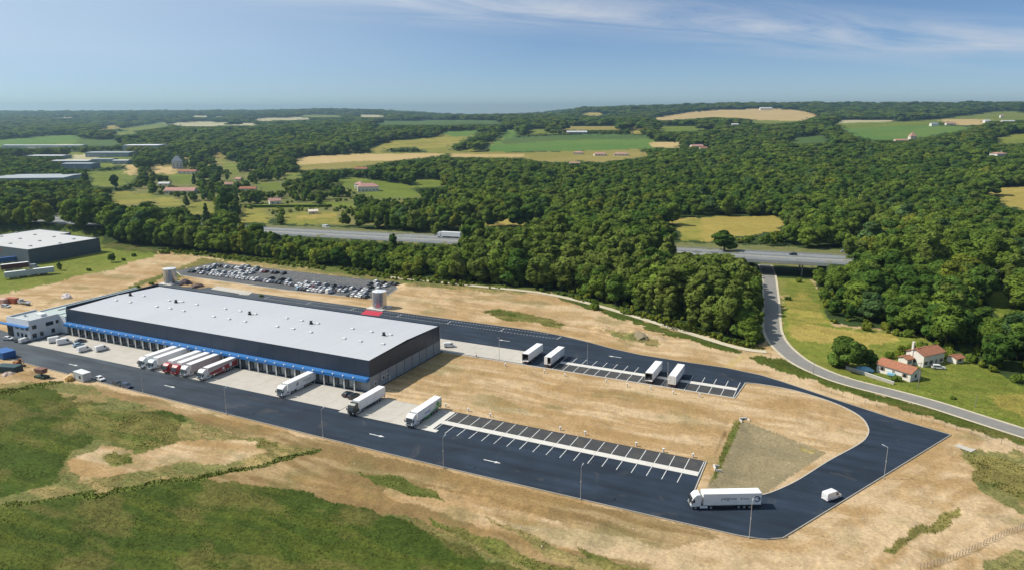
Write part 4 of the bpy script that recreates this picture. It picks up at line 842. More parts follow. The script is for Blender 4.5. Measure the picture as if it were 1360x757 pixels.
text_on(t10, 'peigiote', 1.15, 7.6, 1.285, 2.75, NAVY, True); text_on(t10, '& bros', .72, 3.9, 1.285, 2.68, NAVY, True)
cm = MB(); n = 24
for k in range(20):
    a0, a1 = 6.2832*(k+2)/n, 6.2832*(k+3)/n
    cm.loft([[(1.0+r*math.cos(a), 1.279, 2.55+r*math.sin(a)) for r, a in ((.5, a0), (.78, a0), (.78, a1), (.5, a1))], [(1.0+r*math.cos(a), 1.29, 2.55+r*math.sin(a)) for r, a in ((.5, a0), (.78, a0), (.78, a1), (.5, a1))]])
cm.box(.2, .95, 1.279, 1.291, 2.55, 2.8); cm.build('round_emblem', NAVY, t10)
def trailer(u, v, label, dooropen, sheet=TARP):
    x, y = P(u, v); t = thing('semi_trailer', label, 'trailer', (x, y, .04), math.pi/2, 'trailers parked in the rear bays'); trailer_parts(t, sheet, TARP, dooropen); 
    MB().box(12.6, 12.8, -.8, -.62, 0, .9).box(12.6, 12.8, .62, .8, 0, .9).build('landing_leg', CHAS, t); return t
trailer(697.5, 483.5, 'white trailer with dark open rear beside the concrete apron', 'both'); trailer(727, 488, 'white trailer with one rear door open, second from the apron', 'right')
trailer(861, 510, 'white trailer with open dark rear in the far bays', 'both'); trailer(892, 514.5, 'white trailer with both rear doors closed in the far bays', None)
def car_parts(L, W, H, style):
    """body, glass and trim of a road car as MeshBuilders; slots: paint, glass, dark, lamp, red"""
    w = W/2; h = L/2
    if style == 'van':
        low = [(-h, .35), (h-.1, .3), (h, .6), (h-.1, .95), (h-.75, 1.15), (h-1.35, H-.15), (h-1.7, H), (-h+.1, H), (-h, H-.3)]
        glass_f = ((h-.78, 1.17), (h-1.33, H-.2)); side = [(h-1.05, 1.15), (h-1.45, H-.35), (h-1.95, H-.35), (h-1.95, 1.15)]
    elif style == 'estate':
        low = [(-h, .35), (h-.1, .3), (h, .55), (h-.08, .78), (h-.95, .98), (h-1.75, H-.06), (h-2.1, H), (-h+.5, H-.02), (-h+.08, .95)]
        glass_f = ((h-.98, 1.0), (h-1.72, H-.08)); side = [(h-1.25, 1.0), (h-1.9, H-.14), (-h+.65, H-.16), (-h+.35, 1.0)]
    else:
        low = [(-h, .35), (h-.1, .3), (h, .55), (h-.08, .76), (h-.9, .95), (h-1.6, H-.05), (h-2.0, H), (-h+.95, H-.05), (-h+.25, 1.0), (-h+.05, .9)]
        glass_f = ((h-.93, .97), (h-1.57, H-.07)); side = [(h-1.2, .97), (h-1.8, H-.13), (-h+1.05, H-.17), (-h+.5, .99)]
    def inset(z): return 0 if z < .98 else min(.2, .2*(z-.98)/(H-.98))*(.6 if style == 'van' else 1)
    body = MB().loft([[(x*.985, -w+.05+inset(z), z) for x, z in low], [(x, -w+.16+inset(z), z) for x, z in low], [(x, w-.16-inset(z), z) for x, z in low], [(x*.985, w-.05-inset(z), z) for x, z in low]])
    gl = MB(); (xa, za), (xb, zb) = glass_f
    gl.loft([[(xa+.015, -w+.2, za), (xa+.03, -w+.2, za+.02), (xb+.03, -w+.3, zb), (xb+.01, -w+.3, zb)], [(xa+.015, w-.2, za), (xa+.03, w-.2, za+.02), (xb+.03, w-.3, zb), (xb+.01, w-.3, zb)]])
    for s in (-1, 1):
        gl.loft([[(x, s*(w-.045-inset(z)), z) for x, z in side], [(x, s*(w-.02-inset(z)), z) for x, z in side]])
    if style != 'van': gl.loft([[(low[-2][0]-.01 if style == 'car' else -h+.12, y, 1.02) for y in (-w+.25, w-.25)]+[(low[-3][0]-.03 if style == 'car' else -h+.42, y, H-.14) for y in (w-.32, -w+.32)],
                               [(low[-2][0]-.05 if style == 'car' else -h+.06, y, 1.04) for y in (-w+.25, w-.25)]+[(low[-3][0]-.07 if style == 'car' else -h+.38, y, H-.12) for y in (w-.32, -w+.32)]])
    hl, tl = MB(), MB()
    for s in (-1, 1):
        hl.box(h-.14, h+.005, s*(w-.32)-.14, s*(w-.32)+.14, .58, .74); tl.box(-h-.005, -h+.1, s*(w-.26)-.1, s*(w-.26)+.1, .72, .95)
    return body, gl, hl, tl
CARCOL = {'white': (.75, .75, .74), 'silver': (.48, .50, .52), 'black': (.015, .015, .017), 'dark grey': (.07, .075, .08), 'grey': (.20, .21, .22), 'dark blue': (.025, .04, .09), 'dark red': (.16, .02, .02), 'pale green': (.40, .48, .40), 'pale blue': (.32, .47, .58), 'dark green': (.03, .06, .05)}
CP_ = {k: paint('car_paint_'+k.replace(' ', '_'), c) for k, c in CARCOL.items()}
SIZ = {'car': (4.1, 1.78, 1.48), 'estate': (4.5, 1.82, 1.55), 'van': (5.3, 2.0, 2.35), 'small van': (4.4, 1.84, 1.85), 'mid van': (4.9, 1.98, 2.15)}
_cc = {}
def car(name, label, cat, loc, rz, style, colour, group=None):
    """a road vehicle with body, glass, wheels and lamps as separate parts"""
    L, W, H = SIZ[style]; st = 'van' if 'van' in style else style; t = thing(name, label, cat, loc, rz, group)
    key = (style, colour)
    if key not in _cc:
        b, g, hl, tl = car_parts(L, W, H, st); _cc[key] = (b.mesh('body', CP_[colour]), g.mesh('windows', GLASS), hl.mesh('headlights', LAMP), tl.mesh('tail_lights', REDL))
    b, g, hl, tl = _cc[key]; bo = obj('body', b, t); obj('window_glass', g, t); obj('headlamp_pair', hl, t); obj('tail_lamp_pair', tl, t)
    for sx in (-1, 1):
        for s in (-1, 1): obj('wheel', WC, t, (sx*L*.31, s*(W/2-.12), .32))
    return t
_lc = {}
def lot_car(style, colour):
    key = (style, colour)
    if key not in _lc:
        L, W, H = SIZ[style]; b, g, hl, tl = car_parts(L, W, H, 'van' if 'van' in style else style); mb = MB()
        for q, k in ((b, 0), (g, 1), (hl, 3), (tl, 4)): mb.add(q.v, q.f, k)
        for sx in (-1, 1):
            for s in (-1, 1): mb.cyly(sx*L*.31, .32, min(s*(W/2-.2), s*(W/2-.01)), max(s*(W/2-.2), s*(W/2-.01)), .32, 10, 2)
        _lc[key] = mb.mesh('parked_car', [CP_[colour], GLASS, TYRE, LAMP, REDL])
    return _lc[key]
def pc(u, v, z=.1): x, y = P(u, v, .7); return (x, y, z)
car('small_van', 'small white van driving on the black access road behind the white lorry', 'van', (*P(1104, 661.5), .03), math.atan2(.80, .60), 'mid van', 'white')
car('delivery_van', 'white van with dark roof end parked on the apron nearest the six lorries', 'van', pc(135, 463), 1.45, 'mid van', 'white'); car('delivery_van', 'white van beside two cars, second van from the lorries', 'van', pc(112, 464), 1.45, 'mid van', 'white')
car('delivery_van', 'larger white van parked near the office wall, right one of a pair', 'van', pc(85.5, 454.5), 1.2, 'van', 'white'); car('delivery_van', 'larger white van closest to the office wall', 'van', pc(74, 452), 1.2, 'van', 'white')
car('parked_car', 'pale blue car parked between the white vans on the apron', 'car', pc(104, 457.5), 1.3, 'car', 'pale blue'); car('parked_car', 'dark grey car parked behind the pale blue car on the apron', 'car', pc(107, 452.5), 1.3, 'car', 'dark grey')
car('parked_car', 'white car at the kerb beside the pale site cabin', 'car', (*P(133, 504.5), .03), -.15, 'car', 'white'); car('parked_car', 'black car at the kerb next to the white car', 'car', (*P(156.5, 511), .03), -.1, 'car', 'black'); car('parked_car', 'dark blue car at the kerb, furthest from the site cabin', 'car', (*P(168.5, 514), .03), -.1, 'estate', 'dark blue')
car('parked_car', 'black car by the warehouse corner, left one of two', 'car', pc(461.5, 522.5), 1.5, 'car', 'black'); car('parked_car', 'black car by the warehouse corner, right one beside the dark green lorry', 'car', pc(469.5, 525), 1.5, 'estate', 'black')
car('parked_car', 'white car in front of the office entrance', 'car', pc(10.5, 449), .3, 'car', 'white'); car('parked_car', 'dark car in front of the office wall', 'car', pc(25, 452), .2, 'car', 'dark grey'); car('delivery_van', 'white and red van in front of the office corner', 'van', pc(33, 452), 1.7, 'small van', 'white')
car('delivery_van', 'white van on the rear apron at the warehouse corner', 'van', pc(597, 458.5), .6, 'small van', 'white')
car('parked_car', 'white car in the yard of the pale farmhouse', 'car', (*P(1246, 489.5), .1), math.atan2(.2, 1), 'estate', 'white')
for s, d, dr, st, colr, lb in ((None, (433, 305), 1, 'van', 'white', 'white van on the motorway at the left'), (None, (1053, 341.5), -1, 'estate', 'black', 'dark car crossing the motorway bridge'), (None, (1121, 338), 1, 'car', 'silver', 'pale car on the motorway right of the bridge'), (None, (275, 299), 1, 'car', 'white', 'pale car on the motorway behind the left tree belt')):
    x, y = P(*d, 7.5); car('motorway_van' if st == 'van' else 'motorway_car', lb, 'van' if st == 'van' else 'car', (x, y, MZ+.06), math.atan2(MDY, MDX)+(0 if dr > 0 else math.pi), st, colr)
x, y = P(612, 320, 7); a_ = math.atan2(MDY, MDX)
lorry('articulated_lorry', 'white lorry driving on the motorway at the edge of the tree belt', (x, y, MZ+.06), a_+math.pi, WHITE, TARP)
# staff car park: every car, read off the photograph, snapped to its row
A = [(545, 105, 'black'), (605, 108, 'dark grey'), (640, 118, 'white'), (685, 122, 'grey'), (715, 130, 'white'), (745, 130, 'white'), (785, 118, 'white'), (820, 125, 'silver'), (855, 135, 'dark grey'), (890, 150, 'pale green'), (920, 145, 'white'), (955, 150, 'grey'), (1020, 172, 'white'), (1060, 175, 'dark red'), (1120, 180, 'grey'), (1170, 185, 'black'), (1240, 188, 'black'),
     (205, 175, 'dark green'), (240, 160, 'dark grey'), (268, 158, 'grey'), (300, 155, 'dark grey'), (330, 135, 'white'), (360, 130, 'white'), (392, 122, 'white'), (430, 108, 'white'), (455, 135, 'grey'), (330, 192, 'white'), (375, 200, 'white'), (405, 190, 'grey'), (360, 165, 'dark blue'), (405, 162, 'grey'),
     (485, 165, 'white'), (490, 210, 'white'), (530, 215, 'white'), (540, 165, 'silver'), (560, 188, 'silver'), (585, 175, 'silver'), (580, 225, 'silver'), (610, 215, 'grey'), (630, 190, 'white'), (648, 225, 'silver'), (665, 190, 'silver'), (700, 195, 'white'), (720, 215, 'white'), (705, 240, 'white'), (740, 230, 'silver'), (762, 202, 'white'), (795, 165, 'white'), (825, 165, 'white'), (805, 200, 'white'), (840, 195, 'silver'), (780, 252, 'white'), (820, 240, 'silver'), (850, 262, 'white'), (885, 252, 'silver'),
     (945, 270, 'dark grey'), (965, 278, 'white'), (988, 268, 'dark blue'), (1008, 285, 'silver'), (1030, 270, 'black'), (1050, 287, 'white'), (1085, 280, 'dark blue'), (1112, 290, 'dark grey'), (1138, 285, 'black'), (1165, 295, 'dark grey'), (1198, 297, 'black')]
B = [(60, 220, 'white'), (100, 195, 'silver'), (130, 235, 'silver'), (160, 240, 'dark grey'), (85, 300, 'white'), (120, 278, 'pale blue'), (150, 310, 'dark grey'), (190, 312, 'black'), (240, 315, 'dark red'), (290, 330, 'white'), (325, 325, 'silver'), (380, 335, 'white'), (412, 335, 'silver'), (525, 330, 'VAN'), (215, 245, 'white'), (243, 240, 'white'), (278, 230, 'white'), (340, 255, 'white'), (370, 228, 'white'), (400, 238, 'silver'), (412, 270, 'white'), (440, 260, 'silver'), (468, 250, 'dark grey'), (490, 282, 'silver'), (530, 285, 'white'), (558, 265, 'dark grey'), (582, 285, 'black'), (618, 280, 'dark blue'), (645, 285, 'dark grey'), (680, 290, 'white'), (712, 285, 'dark grey'), (745, 300, 'white'), (768, 290, 'silver'), (782, 252, 'black'), (735, 370, 'dark green'), (772, 375, 'white'), (815, 380, 'white'), (850, 375, 'silver'), (915, 380, 'white'), (945, 385, 'dark grey'), (930, 310, 'silver'), (965, 320, 'white'), (988, 302, 'silver'), (945, 277, 'dark blue'), (978, 280, 'white'), (1012, 277, 'black'), (1060, 212, 'white'), (1098, 210, 'dark grey'), (1140, 222, 'white'), (1178, 212, 'black'), (1250, 232, 'dark grey'), (1278, 230, 'white'), (1302, 227, 'dark grey'), (1120, 280, 'white')]
cars = [(*P(230+a/8.5, 340+b/8.5, .7), c) for a, b, c in A]+[(*P(370+a/8.5, 350+b/8.5, .7), c) for a, b, c in B]
ROWS = [101.5, 107.2, 113.5, 119.2, 125.5, 131.2]; ROWN = ['front row', 'second row', 'third row', 'fourth row', 'fifth row', 'rear row']
occ = {}
for x, y, c in sorted(cars, key=lambda q: q[0]):
    order = sorted(range(6), key=lambda r: abs(ROWS[r]-y)); base = round(x/2.5)
    done = False
    for dx in (0, 1, -1, 2, -2, 3, -3):
        for r in order[:2]:
            if (r, base+dx) not in occ and not (r == 0 and (base+dx)*2.5 < -118): occ[(r, base+dx)] = c; done = True; break
        if done: break
for r in range(6):
    sl_ = sorted(k for (rr_, k) in occ if rr_ == r); cnt = {}
    for j, k in enumerate(sl_):
        c = occ[(r, k)]; van = c == 'VAN'; cn = 'white' if van else c; cnt[cn] = cnt.get(cn, 0)+1
        st = 'van' if van else ('estate' if (k*7+r) % 3 == 0 else 'car')
        o = obj('parked_van' if van else 'parked_car', lot_car(st, cn), None, (k*2.5+random.uniform(-.15, .15), ROWS[r]+random.uniform(-.3, .3), .045), (math.pi/2 if (k*5+r) % 4 else -math.pi/2)+random.uniform(-.03, .03))
        tag(o, 'white van, the only van in the front row of the staff car park' if van else '%s car, %s %s from the left in the car park %s' % (cn, ORD[cnt[cn]-1], cn, ROWN[r]), 'van' if van else 'car', 'cars in the staff car park')
lm = MB().box(-.05, .05, -2.5, 2.5, .041, .052).mesh('bay_line', LINE)
for r in range(6):
    for k in range(-84, -27, 1):
        if r == 0 and k*2.5 < -118: continue
        if k % 2 == 0 or r > 3: obj('bay_line', lm, lot, (k*2.5+1.25, ROWS[r], 0))
# ---------------------------------------------------------------- houses and other buildings
def rect_axes(rz): return Vector((math.cos(rz), math.sin(rz), 0)), Vector((-math.sin(rz), math.cos(rz), 0))
def house(name, label, cat, loc, rz, L, W, H, rise, roof=TILE, wall=RENDER, hip=False, wins=3, floors=1, chimney=True, door=True, flat=False, over=.45):
    t = thing(name, label, cat, loc, rz); l, w = L/2, W/2
    wb = MB()
    if flat or hip: wb.box(-l, l, -w, w, -3, H)
    else:
        pr = [(-w, -3), (w, -3), (w, H), (0, H+rise), (-w, H)]; wb.loft([[(-l, y, z) for y, z in pr], [(l, y, z) for y, z in pr]])
    wo = wb.build('wall', wall, t); o = over; th = .16
    r = MB()
    if flat: r.box(-l-.1, l+.1, -w-.1, w+.1, H+.003, H+.35)
    elif hip:
        k = min(l, w)*.98; zo = H-.02
        base = [(-l-o, -w-o, zo), (l+o, -w-o, zo), (l+o, w+o, zo), (-l-o, w+o, zo)]; rd = [(-l+k, -.05, H+rise), (l-k, -.05, H+rise), (l-k, .05, H+rise), (-l+k, .05, H+rise)]
        r.loft([[(x, y, z-th) for x, y, z in base], base, rd])
    else:
        s = rise/w; e = H-o*s+.03
        for sg in (-1, 1):
            a, b = sg*(w+o), 0; 
            r.loft([[(-l-o, a, e), (-l-o, a, e+th), (-l-o, b, H+rise+th+.03), (-l-o, b, H+rise+.03)], [(l+o, a, e), (l+o, a, e+th), (l+o, b, H+rise+th+.03), (l+o, b, H+rise+.03)]])
        r.bar((-l-o, 0, H+rise+th), (l+o, 0, H+rise+th), .13, 6)
    ro = r.build('roof', roof, t)
    if chimney: MB().box(l*.45, l*.45+.7, -.35, .35, H+rise*.4, H+rise+1.1).box(l*.45-.08, l*.45+.78, -.43, .43, H+rise+1.12, H+rise+1.25).build('chimney', wall, ro)
    SH = mat('shutter', (.30, .22, .15), .7); n = max(1, wins)
    for sg in (-1, 1):
        for f in range(floors):
            for i in range(n):
                x = -l+L*(i+.5)/n; z0 = .9+f*2.7
                if door and f == 0 and i == n//2 and sg < 0:
                    MB().box(x-.5, x+.5, -w-.05, -w-.002, 0, 2.1).build('door', SH, t); continue
                g = MB().box(x-.5, x+.5, min(sg*(w+.05), sg*(w-.02)), max(sg*(w+.05), sg*(w-.02)), z0, z0+1.2).build('window', GLASS, t)
                [MB().box(x+q-.215, x+q+.215, min(sg*(w+.03), sg*(w+.07)), max(sg*(w+.03), sg*(w+.07)), z0, z0+1.2).build('shutter', SH, g) for q in (-.735, .735)]
    for sg in (-1, 1):
        if W > 4 and wins: MB().box(min(sg*(l+.05), sg*(l-.02)), max(sg*(l+.05), sg*(l-.02)), -.5, .5, .9, 2.1).build('window', GLASS, t)
    return t
def hall(name, label, loc, rz, L, W, H, wall, roof, rise=.6, bays=8, cat='building'):
    """industrial hall with panelled walls, doors, strip windows and a shallow roof"""
    t = thing(name, label, cat, loc, rz); l, w = L/2, W/2
    MB().box(-l+.15, l-.15, -w+.15, w-.15, -3, H-.3).build('inner_wall', wall, t)
    me = MB().box(.03, L/bays-.03, 0, .16, -3, H).mesh('wall_panel', wall)
    for i in range(bays):
        obj('wall_panel', me, t, (-l+i*L/bays, -w-.02, 0)); obj('wall_panel', me, t, (-l+i*L/bays, w-.14, 0))
    nb = max(2, int(bays*W/L)); me = MB().box(0, .16, .03, W/nb-.03, -3, H).mesh('wall_panel', wall)
    for i in range(nb): obj('wall_panel', me, t, (l-.14, -w+i*W/nb, 0)); obj('wall_panel', me, t, (-l-.02, -w+i*W/nb, 0))
    for sg in (-1, 1): MB().loft([[(-l+.1, sg*(w-.1), H-.28), (-l+.1, sg*(w-.1), H-.1), (-l+.1, 0, H+rise), (-l+.1, 0, H+rise-.18)], [(l-.1, sg*(w-.1), H-.28), (l-.1, sg*(w-.1), H-.1), (l-.1, 0, H+rise), (l-.1, 0, H+rise-.18)]]).build('roof', roof, t)
    dm = MB().box(-2, 2, -w-.1, -w-.03, 0, min(4.2, H*.7)).mesh('loading_door', mat('roller_door', (.34, .36, .38), .6))
    for i in range(0, bays, 3): obj('loading_door', dm, t, (-l+(i+.5)*L/bays, 0, 0))
    return t
# the neighbouring hall at the left edge
NB = mat('slate_cladding', (.085, .105, .13), .55, .08, .1, stretch=(1, 1, .3)); NR = mat('pale_membrane', (.50, .50, .485), .7, .06, .05, dirt=((.48, .48, .48), .05, .5))
def neighbour():
    t = thing('neighbour_hall', 'dark slate-coloured hall with pale flat roof at the left edge of the picture', 'building')
    X1, Y0, Y1, H = -306, 80.5, 127, 9.0
    blocks = [(-345, X1, Y0, Y1), (-379, -345.05, Y0+1.2, 134)]
    for bx0, bx1, by0, by1 in blocks:
        MB().box(bx0+.3, bx1-.3, by0+.3, by1-.3, -.3, H-.2).build('inner_wall', NB, t)
        MB().box(bx0+(.5 if bx0 < -350 else 0), bx1-(.5 if bx1 > -310 else 0), by0+.5, by1-.5, H-.19, H+.0).build('roof', NR, t)
        n = max(2, int((bx1-bx0)/6.2)); w = (bx1-bx0)/n; me = MB().box(.03, w-.03, 0, .28, 0, H+.35).mesh('cladding_panel', NB)
        for i in range(n): obj('cladding_panel', me, t, (bx0+i*w, by0, 0)); obj('cladding_panel', me, t, (bx0+i*w, by1-.28, 0))
        n = max(2, int((by1-by0-.6)/6.2)); w = (by1-by0-.6)/n; me = MB().box(0, .28, .03, w-.03, 0, H+.35).mesh('cladding_panel', NB)
        for i in range(n):
            if bx1 > -310 or by0+i*w > 127: obj('cladding_panel', me, t, (bx1-.28, by0+.3+i*w, 0))
            if bx0 < -350: obj('cladding_panel', me, t, (bx0, by0+.3+i*w, 0))
    sk = MB().box(-.8, .8, -.8, .8, 0, .5).mesh('skylight', mat('skylight_grey', (.35, .37, .38), .5))
    for i in range(4):
        for j in range(3): obj('skylight', sk, t, (-378+i*20+(j % 2)*7, Y0+9+j*14, H+.01))
    MB().box(-337, -333, Y0-.08, Y0-.01, 6, 7.6).build('red_sign', REDP, t); MB().box(-344, -339.5, Y0-.08, Y0-.01, .0, 4.2).build('loading_door', MATS['dock_door'], t)
neighbour()
# trailers standing beside the neighbouring hall
def flat_trailer(u, v, rz, label, sheet, group, open_=None):
    x, y = P(u, v); t = thing('semi_trailer', label, 'trailer', (x, y, .1), rz, group); trailer_parts(t, sheet, TARP if sheet is not BLUEP else BLUEP, open_); return t
G_ = 'trailers parked beside the neighbouring hall'
rzt = math.atan2(P(62, 365)[1]-P(4, 372)[1], P(62, 365)[0]-P(4, 372)[0])
STK = mat('striped_trailer_side', (.45, .50, .53), .5, .1, 2, stretch=(1, 1, 6))
flat_trailer(35, 368, rzt, 'grey and white trailer nearest the lawn tree, right of its row', STK, G_); flat_trailer(7, 371.5, rzt, 'grey and white trailer at the left edge, left of its row', STK, G_)
flat_trailer(2, 361, rzt, 'dark red trailer with pale roof beside the hall wall', mat('dark_red_side', (.09, .02, .035), .5), G_); flat_trailer(-12, 353, rzt, 'blue trailer close to the hall wall', BLUEP, G_)
car('delivery_van', 'pale van behind the row of grey trailers', 'van', (*P(45, 356), .1), rzt, 'van', 'silver')
# the two farmhouses by the country road
def on_wall(a, b, c):
    a, b, c = (Vector(P(*q)) for q in (a, b, c)); d = (b-a); L = d.length; rz = math.atan2(d.y, d.x); n = Vector((-d.y, d.x)).normalized(); w = abs((c-b).dot(n)); return a, b, L, rz, n, w
a, b, L, rz, n, w = on_wall((1164, 492.5), (1208.5, 506.5), (1224, 499)); w = 6.2; L = max(L, 11.5); ctr = b-(b-a).normalized()*L/2+n*w/2
barn = house('farm_barn', 'long low white barn with terracotta roof beside the country road', 'barn', (ctr.x, ctr.y, .05), rz, L, w, 2.9, 1.5, TILE, RENDER, wins=3, chimney=False)
a, b, L, rz, n, w = on_wall((1225.5, 488), (1260, 480), (1198, 481)); L = 11.5; w = 7.0; ctr = a+(b-a).normalized()*L/2+n*w/2
fh = house('farmhouse', 'pale two-storey farmhouse with terracotta roof and tall chimney behind the white barn', 'house', (ctr.x, ctr.y, .05), rz, L, w, 4.4, 1.5, TILE, RENDER, wins=4, floors=1, chimney=False)
MB().box(-L/2-.25, -L/2+.45, .8, 1.5, 3, 8.2).box(-L/2-.33, -L/2+.53, .72, 1.58, 8.22, 8.4).build('chimney', RENDER, fh)
house('garden_shed', 'small tiled lean-to shed at the right end of the farmhouse', 'shed', (*P(1268, 481), .05), rz, 4.2, 3.6, 2.2, .7, TILE, RENDER, wins=1, chimney=False, door=False)
house('white_outhouse', 'small white outhouse at the left gable of the farmhouse', 'shed', (*P(1202, 483.5), .05), rz, 3.2, 3.6, 2.6, .6, TILE, RENDER, wins=1, chimney=False, door=False)
def wall_run():
    p, q = Vector(P(1123.5, 489.5)), Vector(P(1187, 511)); d = q-p; t = thing('garden_wall', 'pale stone garden wall along the roadside in front of the barn', 'wall', (p.x, p.y, 0), math.atan2(d.y, d.x)); L = d.length
    n = int(L/.55); me = [MB().box(.01, .54, -.17, .17, z+.01, z+.26).mesh('stone_block', STONE) for z in (0, .27, .54, .81)]
    MB().box(0, L, -.14, .14, -.2, 1.06).build('mortar_core', STONE, t)
    for k in range(4):
        for i in range(n-(k % 2)): obj('stone_block', me[k], t, (i*.55+(.27 if k % 2 else 0), random.uniform(-.015, .015), 0))
    MB().box(-.05, L+.05, -.22, .22, 1.085, 1.2).build('coping', CONC2, t)
wall_run()
def heap(name, label, cat, loc, rx, ry, h, m, seed, n=14, group=None):
    rg = random.Random(seed); rings = []
    for k in range(5):
        f = math.cos(k/4*1.45); rings.append([(rx*f*math.cos(6.2832*i/n)*(1+rg.uniform(-.18, .18)), ry*f*math.sin(6.2832*i/n)*(1+rg.uniform(-.18, .18)), -.3+(h+.3)*math.sin(k/4*1.5)*(1+rg.uniform(-.1, .1))) for i in range(n)])
    o = MB().loft(rings).build(name, m, None, loc, rg.uniform(0, 3)); tag(o, label, cat, group); return o
TB = mat('light_blue_tarpaulin', (.24, .48, .60), .5, .15, 1.2)
heap('covered_pile', 'light blue tarpaulin pile in the garden under the big round tree', 'tarpaulin', (*P(1148, 491), .0), 3.4, 1.7, 1.3, TB, 3)
t = thing('hand_trailer', 'small blue covered trailer against the white barn wall', 'trailer', (*P(1183.5, 499.5), 0), -.3)
MB().box(-1.2, 1.2, -.7, .7, .5, 1.3).build('box', TB, t); obj('wheel', WC, t, (0, .8, .32)); obj('wheel', WC, t, (0, -.8, .32)); MB().bar((1.2, 0, .5), (2.2, 0, .45), .05).build('drawbar', STEEL, t)
def pole(name, u, v, h, label, r=.13, cross=True):
    x, y = P(u, v); t = thing(name, label, 'pole', (x, y, 0)); MB().cyl(0, 0, -.3, h, r, 8, 0, r*.7).build('shaft', mat('weathered_wood', (.26, .23, .19), .9, .2, 1), t)
    if cross: MB().box(-.8, .8, -.06, .06, h-.6, h-.45).build('crossarm', MATS['weathered_wood'], t); MB().cyl(-.7, 0, h-.45, h-.2, .05, 6).cyl(.7, 0, h-.45, h-.2, .05, 6).build('insulator', CONC2, t)
pole('utility_pole', 1219, 515, 9.2, 'tall pale utility pole at the right corner of the white barn'); pole('utility_pole', 1295, 541, 4.2, 'short pole standing in the lawn right of the barn', .1, False); pole('utility_pole', 1007, 456, 5.5, 'thin pole at the fork of the gravel track below the trees', .1); pole('utility_pole', 1080, 496, 5.0, 'thin pole on the roadside verge left of the garden wall', .09, False)
# distant houses and halls
def far_house(u, v, label, L, W, H, rise, ang=0.0, **k):
    x, y, z = GZ(u, v); k.setdefault('cat', 'house'); nm = k.pop('name', 'country_house'); cat = k.pop('cat')
    return house(nm, label, cat, (x, y, z), ang, L, W, H, rise, **k)
BASE = -math.atan2(.428, .9037)*0+math.atan2(RY, RX)      # parallel to the picture
GREYR = mat('grey_slate', (.22, .25, .28), .7, .15, .8); CREAM = mat('cream_render', (.66, .58, .46), .9, .08, .3); PINK = mat('pink_tiles', (.42, .23, .19), .9, .3, .8)
far_house(489, 254, 'large old house with two pinkish tiled roofs on the slope above the motorway', 24, 11, 5.5, 3.4, BASE+.25, roof=PINK, wall=RENDER, wins=6, hip=True)
far_house(478, 250, 'pale wing at the left end of the large pinkish roofed house', 10, 8, 5.0, 2.6, BASE-.5, roof=PINK, wins=2, hip=True)
far_house(480, 227, 'red roofed house among trees above the large pinkish one', 17, 8, 3.0, 2, BASE+.05, roof=TILE, wins=3)
far_house(236, 224, 'grey tower house with steep slate roof on the left slope', 15, 12, 11, 8, BASE+.4, roof=GREYR, wall=mat('pale_grey_render', (.50, .52, .53), .9), wins=3, floors=3, hip=True)
far_house(250, 231, 'brown tiled annex right of the grey tower house', 26, 9, 3.6, 2.2, BASE-.1, roof=TILE, wins=4, chimney=False)
far_house(241, 257, 'long brown tiled barn below the grey tower house', 34, 11, 3.4, 3.0, BASE-.05, roof=PINK, wins=5, chimney=False, name='country_barn', cat='barn')
far_house(219, 247, 'white sided shed left of the long brown barn', 13, 8, 3.0, 1.4, BASE, roof=NR, wins=2, chimney=False, name='country_barn', cat='barn')
far_house(304, 248, 'small cream house beside the big dark tree on the left', 9, 7, 3.2, 1.8, BASE+.3, roof=TILE2, wall=CREAM, wins=2); far_house(318, 241, 'small pale house above the cream one on the left slope', 8, 7, 3.2, 1.8, BASE-.3, roof=TILE2, wall=CREAM, wins=2); far_house(330, 254, 'brown roofed house in the trees right of the cream one', 18, 8, 3.0, 2, BASE+.1, roof=TILE, wins=3)
far_house(365, 271, 'small white house with pink roof behind the clipped hedge', 11, 8, 3.4, 2.2, BASE+.5, roof=PINK, wins=2); far_house(416, 284, 'pale tented shed near the motorway', 8, 6, 2.4, 1.4, BASE+.3, roof=CREAM, wall=CREAM, wins=0, chimney=False, name='shed', cat='shed')
far_house(768, 205, 'pale bungalow, left of three at the foot of the green field', 18, 10, 3.0, 2.2, BASE-.2, roof=TILE2, wins=3, hip=True); far_house(797, 207, 'pink roofed bungalow, middle of three at the foot of the field', 22, 11, 3.0, 2.6, BASE+.1, roof=PINK, wins=4, hip=True); far_house(825, 207, 'pale wide bungalow, right of three at the foot of the field', 26, 11, 3.0, 2.6, BASE-.1, roof=TILE2, wins=4, hip=True); far_house(763, 219, 'pale low roof showing between trees below the three bungalows', 16, 8, 2.8, 1.6, BASE, roof=TILE2, wins=3)
far_house(766, 178.5, 'long white roofed farm hall at the top of the green field', 50, 18, 5.0, 3.0, BASE, roof=NR, wall=mat('hall_grey', (.25, .27, .28), .8), wins=5, chimney=False, name='farm_hall', cat='barn'); far_house(925, 197, 'red tiled house at the edge of the woods right of the fields', 24, 11, 4.0, 2.6, BASE+.15, roof=PINK, wins=3); far_house(934, 199, 'low red annex of the house at the edge of the woods', 14, 8, 3.0, 2.0, BASE, roof=TILE, wins=2)
far_house(976, 167.5, 'white house in a thin green field below the tan hill', 18, 9, 4, 2.4, BASE, roof=NR, wins=3); far_house(1211, 188, 'pale tower with pointed roof rising from the woods at right', 12, 11, 10, 8, BASE, roof=TILE2, wall=CREAM, hip=True, wins=1, chimney=False, name='tower', cat='tower'); far_house(1196, 190, 'long pale tiled house left of the pointed tower', 26, 9, 5, 2.4, BASE+.05, roof=TILE2, wall=CREAM, wins=4)
